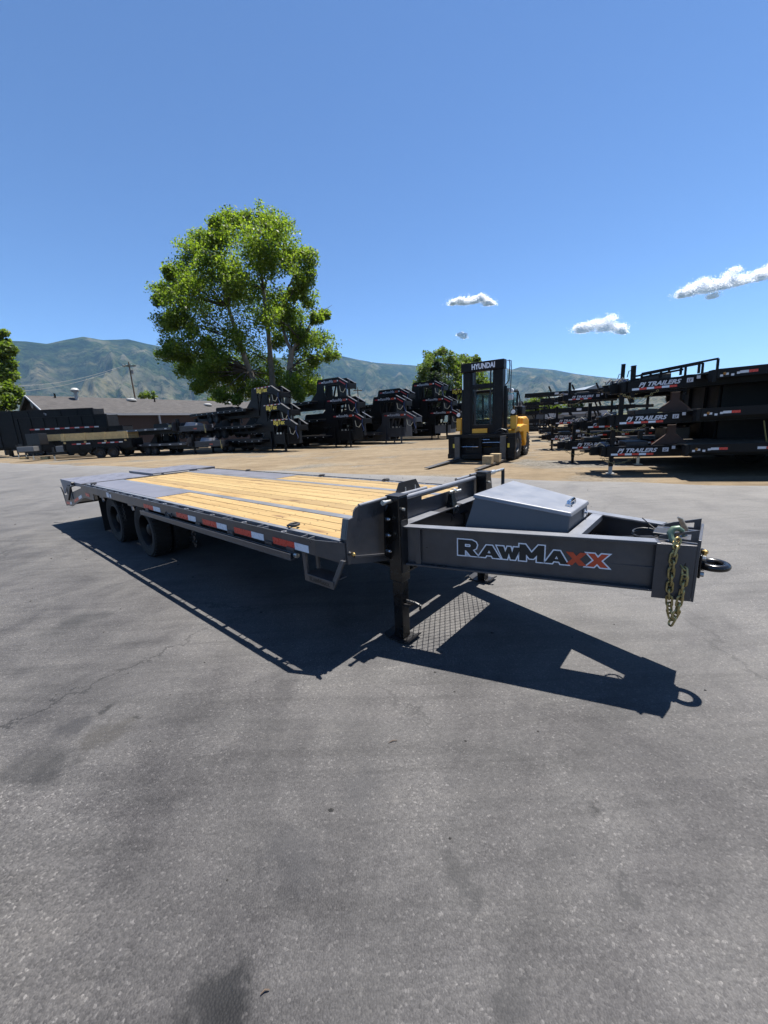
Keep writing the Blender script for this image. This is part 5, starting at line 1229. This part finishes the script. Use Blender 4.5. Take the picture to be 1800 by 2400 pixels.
# ------------------------------------------------------------------ house with long shingle roof
def house():
    A = at(70, 927, 56); Bp = at(640, 944, 91)
    d = Vector((Bp.x-A.x, Bp.y-A.y, 0)); L = d.length; d.normalize(); ang = math.atan2(d.y, d.x); zr = A.z; zr2 = Bp.z
    h = thing('brick_house', 'long low brick house with grey shingle roof and white eaves behind the dump trailers', 'house', (A.x, A.y, 0), ang)
    ze = zr-2.7; w = 6.0; dz = zr2-zr
    for s in (-1, 1):
        m = MB(); m.hexa([(-.5, 0, zr-.14), (L, 0, zr2-.14), (L, s*w, zr2-2.84), (-.5, s*w, ze-.14)], [(-.5, 0, zr), (L, 0, zr2), (L, s*w, zr2-2.7), (-.5, s*w, ze)])
        m.build('roof', 'roof_shingle', h)
        MB().bar((-.52, s*(w+.04), ze-.15), (L, s*(w+.04), zr2-2.86), .10, .26).build('fascia', 'trim_white', h)
        m = MB(); m.bar((-.56, s*.05, zr-.10), (-.56, s*w, ze-.10), .10, .24); m.build('barge_board', 'trim_white', h)
    MB().prism([(-w+.7, 0), (w-.7, 0), (w-.7, ze+.05), (0, zr-.22), (-w+.7, ze+.05)], 'x', 0, .25).build('gable_wall', 'brick_wall', h)
    for s in (-1, 1): MB().box(.25, L, *sorted((s*(w-.7), s*(w-.95))), 0, min(ze, zr2-2.7)-.05).build('wall', 'brick_wall', h)
    MB().lathe([(.001, -.05), (.42, -.04), (.5, 0)], (-.04, 0, zr-1.25), 'x', 14).build('gable_vent', 'roof_vent', h, smooth=True)
    def rz_(x, y): return zr+dz*x/L-2.7*abs(y)/w
    for x, y, kind in ((5, -1.0, 1), (2.6, -.6, 2), (12.5, -.8, 3), (16, -1.2, 2), (25, -2.2, 3), (30, -1.0, 3), (28.5, -.4, 2)):
        z = rz_(x, y); m = MB()
        if kind == 1: m.tube([(x, y, z-.2), (x, y, z+1.1)], .22, 12); m.lathe([(.5, 0), (.55, .25), (.3, .5), (.001, .55)], (x, y, z+1.1), 'z', 14)
        elif kind == 2: m.tube([(x, y, z-.2), (x, y, z+.6)], .11, 10)
        else: m.lathe([(.75, -.1), (.7, .12), (.4, .25), (.001, .28)], (x, y, z+.05), 'z', 14)
        m.build('roof_vent', 'roof_vent' if kind != 2 else 'bg_black', h, smooth=True)
    for k in range(3):
        x = 14+9*k; MB().box(x-.12, x+.12, -w+.1, -w+.34, 0, ze-.3).build('porch_post', 'trim_white', h)
    for k in range(4):
        x = 6+8*k; f = MB().box(x, x+1.8, -w+.62, -w+.70, 1.2, 2.6).build('window', 'trim_white', h); MB().box(x+.12, x+1.68, -w+.60, -w+.618, 1.32, 2.48).build('pane', 'cab_glass', f)
house()

# ------------------------------------------------------------------ poles and wires
def pole(label, px, ptop, pbot, depth, arm=True, r=.16):
    a, b_ = at(px, pbot, depth), at(px, ptop, depth)
    t = thing('utility_pole', label, 'utility pole', (b_.x, b_.y, 0), R(20), 'utility poles')
    MB().tube([(0, 0, 0), (0, 0, b_.z)], [r*1.25, r*.8], 10).build('shaft', 'pole_wood', t, smooth=True)
    if arm:
        MB().box(-1.3, 1.3, -.08, .08, b_.z-1.0, b_.z-.78).build('crossarm', 'pole_wood', t)
        for x in (-1.15, -.5, .5, 1.15): MB().lathe([(.06, 0), (.08, .12), (.05, .26), (.001, .28)], (x, 0, b_.z-.78), 'z', 8).build('insulator', 'roof_vent', t, smooth=True)
        if label.startswith('brown'): MB().lathe([(.001, 0), (.28, .02), (.28, .8), (.001, .85)], (.45, -.2, b_.z-2.6), 'z', 12).build('transformer', 'box_grey', t, smooth=True)
    return b_
p1 = pole('brown wooden utility pole rising behind the long shingle roof', 301, 848, 1000, 92)
p2 = pole('thin wooden pole seen under the big tree crown', 534, 893, 1000, 95, False)
p3 = pole('dark T-shaped pole far behind between two gooseneck stacks', 838, 908, 1000, 120)
for k, (a, b_) in enumerate(((at(-60, 922, 80), p1-Vector((0, 0, .7))), (at(-60, 905, 80), p1-Vector((0, 0, .5))))):
    m = MB(); pts = [a.lerp(b_, i/16)-Vector((0, 0, 1.6*math.sin(math.pi*i/16))) for i in range(17)]
    m.tube([p-pts[0] for p in pts], .035, 5); o = m.build('power_wire', 'roof_vent', smooth=True); o.location = pts[0]; tag(o, ('lower pale wire sagging from the left edge to the wooden pole', 'upper wire running from the left edge to the top of the wooden pole')[k], 'wire', 'overhead wires')

# ------------------------------------------------------------------ far white trailers and sheds between the forklift and the right stacks
def far_box(name, label, cat, px0, px1, ptop, depth, mat, rz=0, dep=6, roof=None, group=None):
    a, b_ = at(px0, ptop, depth), at(px1, ptop, depth); w = b_.x-a.x; h = (a.z+b_.z)/2
    t = thing(name, label, cat, (a.x, a.y, 0), rz, group)
    MB().box(0, w, 0, dep, .5 if cat == 'trailer' else 0, h).build('body', mat, t, bevel=.05)
    if roof: MB().box(-.2, w+.2, -.2, dep+.2, h+.002, h+.25).build('roof', roof, t)
    if cat == 'trailer':
        for x in (w*.45, w*.45+1.0):
            wv = MB().lathe([(.2, -.1), (.38, -.1), (.42, 0), (.38, .1), (.2, .1)], (x, -.05, .42), 'y', 18); wv.build('wheel', 'rubber', t, smooth=True)
        MB().box(.2, w-.2, -.02, -.004, .7, h-.3).build('door', mat, t)
    else:
        for k in range(max(1, int(w//4))): MB().box(.8+4*k, 2.6+4*k, -.06, -.004, 1.0, h-1.0).build('window', 'cab_glass', t)
    return t
far_box('cargo_trailer', 'dark-fronted enclosed cargo trailer in the far lot', 'trailer', 1254, 1276, 964, 62, 'bg_charcoal', R(4), 5, None, 'far enclosed trailers')
far_box('cargo_trailer', 'white enclosed cargo trailer beside the dark one in the far lot', 'trailer', 1277, 1309, 963, 63, 'white_wall', R(4), 5, None, 'far enclosed trailers')
far_box('storage_building', 'long pale storage building with flat roof far behind the right stacks', 'building', 1318, 1420, 958, 100, 'white_wall', R(-4), 10, 'trim_white', 'far buildings')
far_box('storage_building', 'low pale shed in front of the long storage building', 'building', 1322, 1400, 970, 85, 'grey_wall', R(-4), 6, 'trim_white', 'far buildings')
far_box('storage_building', 'pale metal-roofed hall far beyond the forklift', 'building', 1165, 1250, 944, 130, 'grey_wall', R(3), 14, 'white_wall', 'far buildings')
t = far_box('storage_building', 'bluish steel hall with pitched roof far behind the right stacks', 'building', 1350, 1420, 958, 125, 'blue_steel', R(-4), 16, None, 'far buildings')
MB().prism([(-.4, 5.2+3.2), (16.4*.0+6, 5.2+3.2), (12.5, 5.2+3.2), (5.5, 5.2+5.4)], 'y', -.3, 16.3).build('roof', 'blue_steel', t)
# far rows of stacked black trailers, seen as a tangle of frames
def far_stack(label, px, depth, n, wdt):
    p = at(px, 1000, depth); t = thing('trailer_stack', label, 'trailer stack', (p.x, p.y, 0), R(-20), 'far trailer stacks')
    for k in range(n):
        z = .5+.75*k
        fr = MB().box(-wdt, 0, -1.1, -.9, z, z+.28).box(-wdt, 0, .9, 1.1, z, z+.28).box(-.2, 0, -.9, .9, z, z+.28).box(-wdt, -wdt+.2, -.9, .9, z, z+.28).build('frame', BK, t)
        for q in range(3): MB().tube([(-.3-q*wdt*.3, -1.15, z+.3), (-.5-q*wdt*.3, -1.2, z+.75)], .07, 6).build('upright', BK, fr)
        for yy in (-.5, .5): MB().bar((0, yy, z+.15), (1.3, yy*.12, z+.12), .15, .2).build('tongue', BK, fr)
        MB().box(.9, 1.05, -.06, .06, z-.3, z+.75).build('jack', BK, fr)
        MB().box(-wdt*.6, -wdt*.55, -1.12, -1.104, z+.05, z+.2).build('tape', 'bg_tape_white', fr)
    return t
far_stack('tangle of stacked black trailers right behind the forklift body', 1232, 44, 4, 4.0)
far_stack('stacked black trailers with tongues, farther right in the back lot', 1256, 52, 4, 3.5)
far_stack('black stacked trailers half hidden between forklift mast and cab side', 1160, 50, 4, 5)
far_stack('dark trailers stacked behind the right-hand flatbed stacks', 1400, 34, 5, 6)
far_stack('dark trailers stacked in the gap beneath the flatbed tongues', 1475, 28, 4, 6)

# ------------------------------------------------------------------ trees
def leaf_mesh(name, clumps, per, size, sub=14, seed=1, shell=.55, jit=.30, flat=1.0):
    rng = np.random.default_rng(seed); C_ = []
    for (c_, r_) in clumps:
        c_ = np.array(c_); r_ = np.array(r_ if hasattr(r_, '__len__') else (r_, r_, r_*flat))
        for _ in range(sub):
            v = rng.normal(size=3); v /= np.linalg.norm(v); q = c_+v*r_*(shell+rng.random()*.45)
            rs = r_*(.40+.26*rng.random())
            k = int(per*(.6+.8*rng.random()))
            d = rng.normal(size=(k, 3)); d /= np.linalg.norm(d, axis=1)[:, None]; d *= (rng.random(k)**.5)[:, None]
            C_.append(q+d*rs)
    P = np.concatenate(C_); n = len(P)
    nv = rng.normal(size=(n, 3)); nv[:, 2] = np.abs(nv[:, 2])+.25; nv /= np.linalg.norm(nv, axis=1)[:, None]
    a = np.cross(nv, rng.normal(size=(n, 3))); a /= np.linalg.norm(a, axis=1)[:, None]; b = np.cross(nv, a)
    s = (size*(.55+.9*rng.random(n)))[:, None]
    V = np.empty((n, 4, 3)); V[:, 0] = P-a*s*.5; V[:, 1] = P+b*s*.36+nv*s*.08; V[:, 2] = P+a*s*.6; V[:, 3] = P-b*s*.36+nv*s*.08
    me = bpy.data.meshes.new(name); me.vertices.add(n*4); me.vertices.foreach_set('co', V.reshape(-1))
    me.loops.add(n*4); me.loops.foreach_set('vertex_index', np.arange(n*4, dtype=np.int32))
    me.polygons.add(n); me.polygons.foreach_set('loop_start', np.arange(0, n*4, 4, dtype=np.int32)); me.update(calc_edges=True); me.validate(); return me
def limb(m, pts, r0, r1, n=8):
    k = len(pts); m.tube(pts, [r0+(r1-r0)*i/(k-1) for i in range(k)], n)
def bend(a, b, w, seed):
    rr = random.Random(seed); out = []
    for i in range(6):
        t = i/5; p = Vector(a).lerp(Vector(b), t); k = math.sin(math.pi*t)*w; out.append(p+Vector((rr.uniform(-k, k), rr.uniform(-k, k), rr.uniform(0, k))))
    return out

def big_tree():
    D = 44.0
    # crown clumps: image place and radius (pixels), depth offset
    cl = [(545,520,24),(585,515,22),(625,510,26),(655,535,26),(520,545,28),(560,560,34),(610,560,38),(660,575,34),(470,560,22),(440,590,26),(480,600,34),(530,610,40),(590,615,44),(640,620,36),(685,610,20),
          (425,650,30),(395,640,14),(460,660,38),(520,680,46),(580,690,46),(640,690,40),(410,700,34),(375,700,16),(450,730,42),(510,750,46),(575,760,48),(630,750,36),(390,760,28),(430,800,34),(480,820,40),(545,830,44),(600,830,34),
          (400,835,24),(440,860,28),(490,880,34),(540,890,30),(470,905,18),(560,915,20),(645,860,22),(620,880,22),(650,800,20),(665,720,30),(690,690,12),(720,600,18),(712,640,20),(700,660,16),(722,695,20),(690,740,24),(742,745,12),(760,738,9),
          (700,775,26),(730,800,26),(760,805,22),(735,840,16),(775,835,14),(715,880,26),(700,850,26),(680,895,20),(735,905,18),(700,925,14),(660,905,16),(640,915,14),(555,935,12),(575,880,22),(500,840,30),(690,800,22),(520,925,18),(470,885,24),(600,905,22),(648,928,16),(725,905,18),(430,830,24),(585,925,16)]
    cl3 = []; rr = random.Random(5); rf = random.Random(9)
    big_ = [c_ for c_ in cl if c_[2] >= 28]
    for _ in range(34):
        b_ = rf.choice(big_); cl.append((b_[0]+rf.uniform(-1, 1)*b_[2], b_[1]+rf.uniform(-1, 1)*b_[2], b_[2]*rf.uniform(.55, .9)))
    for px, py, r in cl:
        span = 6.0*math.sqrt(max(.1, 1-((px-575)/230)**2))
        z_ = rr.uniform(-1, 1)*span*.8
        dep = D+z_; p = at(px, py, dep); rad = r/F_PX*dep*(1.08 if px < 655 else 1.35)
        cl3.append(((p.x, p.y, p.z), (rad, rad*1.1, rad*.9)))
    base = at(640, 1035, D); base.z = 0
    t = thing('sycamore_tree', 'tall broad sycamore tree with several pale stems behind the trailer stacks', 'tree', base)
    loc = [((c_[0]-base.x, c_[1]-base.y, c_[2]), r_) for c_, r_ in cl3]
    o = obj('crown', leaf_mesh('crown', loc, 58, .20, 22, 11, .40), 'leaf_sycamore', t)
    def L_(px, py, dd=0): p = at(px, py, D+dd); return Vector((p.x-base.x, p.y-base.y, p.z))
    tr = MB(); stems = [
        [Vector((-.6, 0, -.1)), L_(615, 940), L_(585, 870, -1), L_(560, 800, -1), L_(535, 720, -1), L_(520, 620)],
        [Vector((0, .3, -.1)), L_(640, 920, .5), L_(635, 850, .5), L_(628, 770), L_(618, 680), L_(605, 570)],
        [Vector((.9, 0, -.1)), L_(676, 930, -1.5), L_(679, 860, -1.8), L_(684, 825, -1.8)],
        [L_(684, 825, -1.8), L_(694, 805, -1.8), L_(703, 797, -1.8), L_(712, 790, -1.8)], [L_(684, 825, -1.8), L_(672, 800, -1.5), L_(660, 760, -1), L_(668, 700), L_(690, 640)]]
    for st, (r0, r1) in zip(stems, ((.42, .10), (.40, .09), (.36, .27), (.18, .09), (.20, .07))): limb(tr, st, r0, r1, 10)
    tr.build('trunk', 'bark_pale', t, smooth=True)
    br = MB()
    anchors = [p for st in stems for p in st[2:]]
    for i, (c_, r_) in enumerate(loc):
        cv = Vector(c_); a = min(anchors, key=lambda q: (q-cv).length+max(0, q.z-cv.z+1)*1.5)
        limb(br, bend(a, cv+Vector((0, 0, r_[2]*.4)), .35, i), .085, .02, 6)
    for (x0, y0), (x1, y1) in (((690, 690), (745, 640)), ((735, 760), (778, 715)), ((670, 560), (695, 515)), ((580, 540), (583, 492)), ((700, 700), (735, 640))):
        limb(br, bend(L_(x0, y0), L_(x1, y1), .3, x0), .06, .015, 5)
    br.build('branches', 'bark_dark', t, smooth=True)
big_tree()

def tree(name, label, clumps, depth, base_px, mat, size, per, seed, group, bark='bark_dark', sub=12, spread=2.0):
    base = at(base_px, 1000, depth); base.z = 0; rr = random.Random(seed)
    t = thing(name, label, 'tree', base, 0, group); loc = []
    for px, py, r in clumps:
        dep = depth+rr.uniform(-1, 1)*spread; p = at(px, py, dep); rad = r/F_PX*dep*1.22
        loc.append(((p.x-base.x, p.y-base.y, max(p.z, rad*.3)), (rad, rad, rad*.95)))
    obj('crown', leaf_mesh('crown', loc, per, size, sub, seed), mat, t)
    top = max(c_[2] for c_, r_ in loc); m = MB(); limb(m, [Vector((0, 0, -.1)), Vector((.1, .1, top*.4)), Vector((0, 0, top*.85))], .28, .06, 8)
    for i, (c_, r_) in enumerate(loc):
        limb(m, bend((0, 0, max(.8, min(top*.7, c_[2]*.6))), c_, .3, i), .09, .02, 5)
    m.build('trunk', bark, t, smooth=True); return t
tree('poplar_tree', 'green poplar tree left of the forklift mast, taller pointed one', [(1048,832,15),(1045,855,20),(1055,880,24),(1035,905,24),(1060,920,24),(1075,850,16),(1030,935,20),(1090,880,18),(1085,915,18)], 72, 1052, 'leaf_poplar', .27, 120, 21, 'trees behind the forklift')
tree('poplar_tree', 'green poplar tree farthest left in the clump behind the trailer stacks', [(1012,838,14),(1005,860,18),(995,885,18),(1015,885,18),(985,908,16),(1000,925,20),(985,935,14)], 74, 1000, 'leaf_poplar', .27, 120, 22, 'trees behind the forklift')
tree('poplar_tree', 'leafy tree showing behind the top of the forklift mast', [(1085,848,14),(1105,850,13),(1118,845,8),(1100,875,18),(1118,890,18),(1135,900,14),(1105,910,20),(1130,925,18)], 76, 1105, 'leaf_poplar', .27, 120, 23, 'trees behind the forklift')
tree('conifer_tree', 'dark conifer in front of the poplars beside the forklift', [(1022,860,10),(1020,880,16),(1028,900,20),(1012,915,20),(1035,925,20),(1015,940,18)], 66, 1022, 'leaf_conifer', .30, 110, 24, 'trees behind the forklift')
tree('leafy_tree', 'bright yellow-green tree in the distance right of the forklift', [(1262,938,12),(1250,950,12),(1275,948,14),(1292,955,12),(1305,962,9),(1245,962,10),(1270,962,14),(1290,968,10)], 80, 1272, 'leaf_lime', .36, 60, 25, 'far trees')
tree('leafy_tree', 'half-visible tree at the left picture edge behind the dump trailers', [(6,792,13),(12,815,14),(-5,830,20),(18,850,14),(5,875,18),(25,880,10),(-20,860,30),(-40,820,30),(20,910,14)], 62, 0, 'leaf_poplar', .40, 64, 26, 'far trees')
tree('leafy_tree', 'light green shrub tree at the left edge below the taller tree', [(8,915,16),(25,925,16),(38,935,12),(5,938,18),(-15,925,20),(25,945,12)], 56, 10, 'leaf_lime', .36, 64, 27, 'far trees')
tree('shrub', 'small green shrub peeking over the shingle roof below the pole', [(344,926,8),(356,928,7),(336,930,6)], 100, 345, 'leaf_poplar', .40, 40, 28, 'far shrubs', sub=8)
tree('shrub', 'small green shrub over the roof end left of the yellow-lettered stack', [(505,938,9),(518,940,8),(495,942,7)], 100, 506, 'leaf_poplar', .40, 40, 29, 'far shrubs', sub=8)
tree('shrub', 'low green shrub beside the far storage buildings', [(1360,948,7),(1345,952,7),(1330,954,7)], 130, 1345, 'leaf_poplar', .5, 40, 30, 'far shrubs', sub=8)

# ------------------------------------------------------------------ clouds (above the haze)
def mat_cloud():
    m = bpy.data.materials.new('cloud_vapour'); m.use_nodes = True; n = m.node_tree.nodes; l = m.node_tree.links; n.clear()
    out = n.new('ShaderNodeOutputMaterial'); tc = n.new('ShaderNodeTexCoord').outputs['Object']
    t = noise_node(n, l, tc, .012, 6, .7); r = ramp(n, [(.3, (.95, .95, .96)), (.7, (.99, .99, .99))]); l.new(t.outputs[0], r.inputs[0])
    d = n.new('ShaderNodeBsdfDiffuse'); tr = n.new('ShaderNodeBsdfTranslucent'); l.new(r.outputs[0], d.inputs[0]); l.new(r.outputs[0], tr.inputs[0])
    mx = n.new('ShaderNodeMixShader'); mx.inputs[0].default_value = .55; l.new(d.outputs[0], mx.inputs[1]); l.new(tr.outputs[0], mx.inputs[2])
    l.new(mx.outputs[0], out.inputs[0]); MATS['cloud_vapour'] = m
mat_cloud()
def cloud(label, blobs, depth, seed, per=4200):
    c0 = at(blobs[0][0], blobs[0][1], depth); k = depth/F_PX; rng = np.random.default_rng(seed); P = []
    for (px, py, r) in blobs:
        q = np.array(at(px, py, depth)-c0)
        for _ in range(6):
            o_ = q+rng.normal(size=3)*np.array((.45, .4, .26))*r*k; s = r*k*rng.uniform(.22, .40)
            pts = o_+rng.normal(size=(per//6, 3))*np.array((1.0, .9, .62))*s
            lowz = q[2]-r*k*.42; pts[:, 2] = np.where(pts[:, 2] < lowz, lowz+(lowz-pts[:, 2])*.25, pts[:, 2]); P.append(pts)
        w = q+rng.normal(size=(per//16, 3))*np.array((.8, .5, .24))*r*k; P.append(w)
    P = np.concatenate(P); n = len(P)
    nv = rng.normal(size=(n, 3)); nv /= np.linalg.norm(nv, axis=1)[:, None]; a = np.cross(nv, rng.normal(size=(n, 3))); a /= np.linalg.norm(a, axis=1)[:, None]; b = np.cross(nv, a)
    s = (8*(.5+rng.random(n)))[:, None]
    V = np.stack((P-a*s, P+b*s, P+a*s, P-b*s), 1)
    me = bpy.data.meshes.new('cloud'); me.vertices.add(n*4); me.vertices.foreach_set('co', V.reshape(-1)); me.loops.add(n*4); me.loops.foreach_set('vertex_index', np.arange(n*4, dtype=np.int32))
    me.polygons.add(n); me.polygons.foreach_set('loop_start', np.arange(0, n*4, 4, dtype=np.int32)); me.update(calc_edges=True); me.validate()
    o = obj('cloud', me, 'cloud_vapour'); o.location = c0; tag(o, label, 'cloud', 'clouds')
cloud('small white puffy cloud above the forklift mast, left of the others', [(1064, 708, 11), (1085, 706, 13), (1105, 703, 14), (1125, 702, 14), (1143, 711, 10)], 9000, 3)
cloud('flat-based white cloud in the middle right of the sky', [(1358, 773, 13), (1380, 769, 17), (1403, 766, 20), (1428, 766, 21), (1448, 774, 14), (1462, 779, 7)], 9000, 4)
cloud('large slanting white cloud towards the right edge', [(1598, 690, 12), (1615, 684, 17), (1640, 676, 22), (1665, 673, 24), (1690, 668, 22), (1715, 660, 20), (1740, 653, 22), (1765, 650, 17), (1785, 643, 16), (1810, 634, 18), (1670, 694, 9)], 9000, 5)
cloud('tiny wisp of cloud below the small puffy cloud', [(1080, 785, 6), (1086, 790, 6)], 9000, 6)

# ------------------------------------------------------------------ haze
hz = MB().box(-14000, 14000, -2500, 13500, -1.2, 1400).build('haze', None); hz['kind'] = 'stuff'; hz['label'] = 'thin blue summer haze in front of the mountains'; hz['category'] = 'haze'
m = bpy.data.materials.new('haze_air'); m.use_nodes = True; n = m.node_tree.nodes; l = m.node_tree.links; n.clear()
out = n.new('ShaderNodeOutputMaterial'); pv = n.new('ShaderNodeVolumePrincipled'); pv.inputs['Color'].default_value = (.34, .62, 1, 1); pv.inputs['Density'].default_value = 3.6e-5; pv.inputs['Anisotropy'].default_value = 0.0
l.new(pv.outputs[0], out.inputs['Volume']); hz.data.materials.append(m)
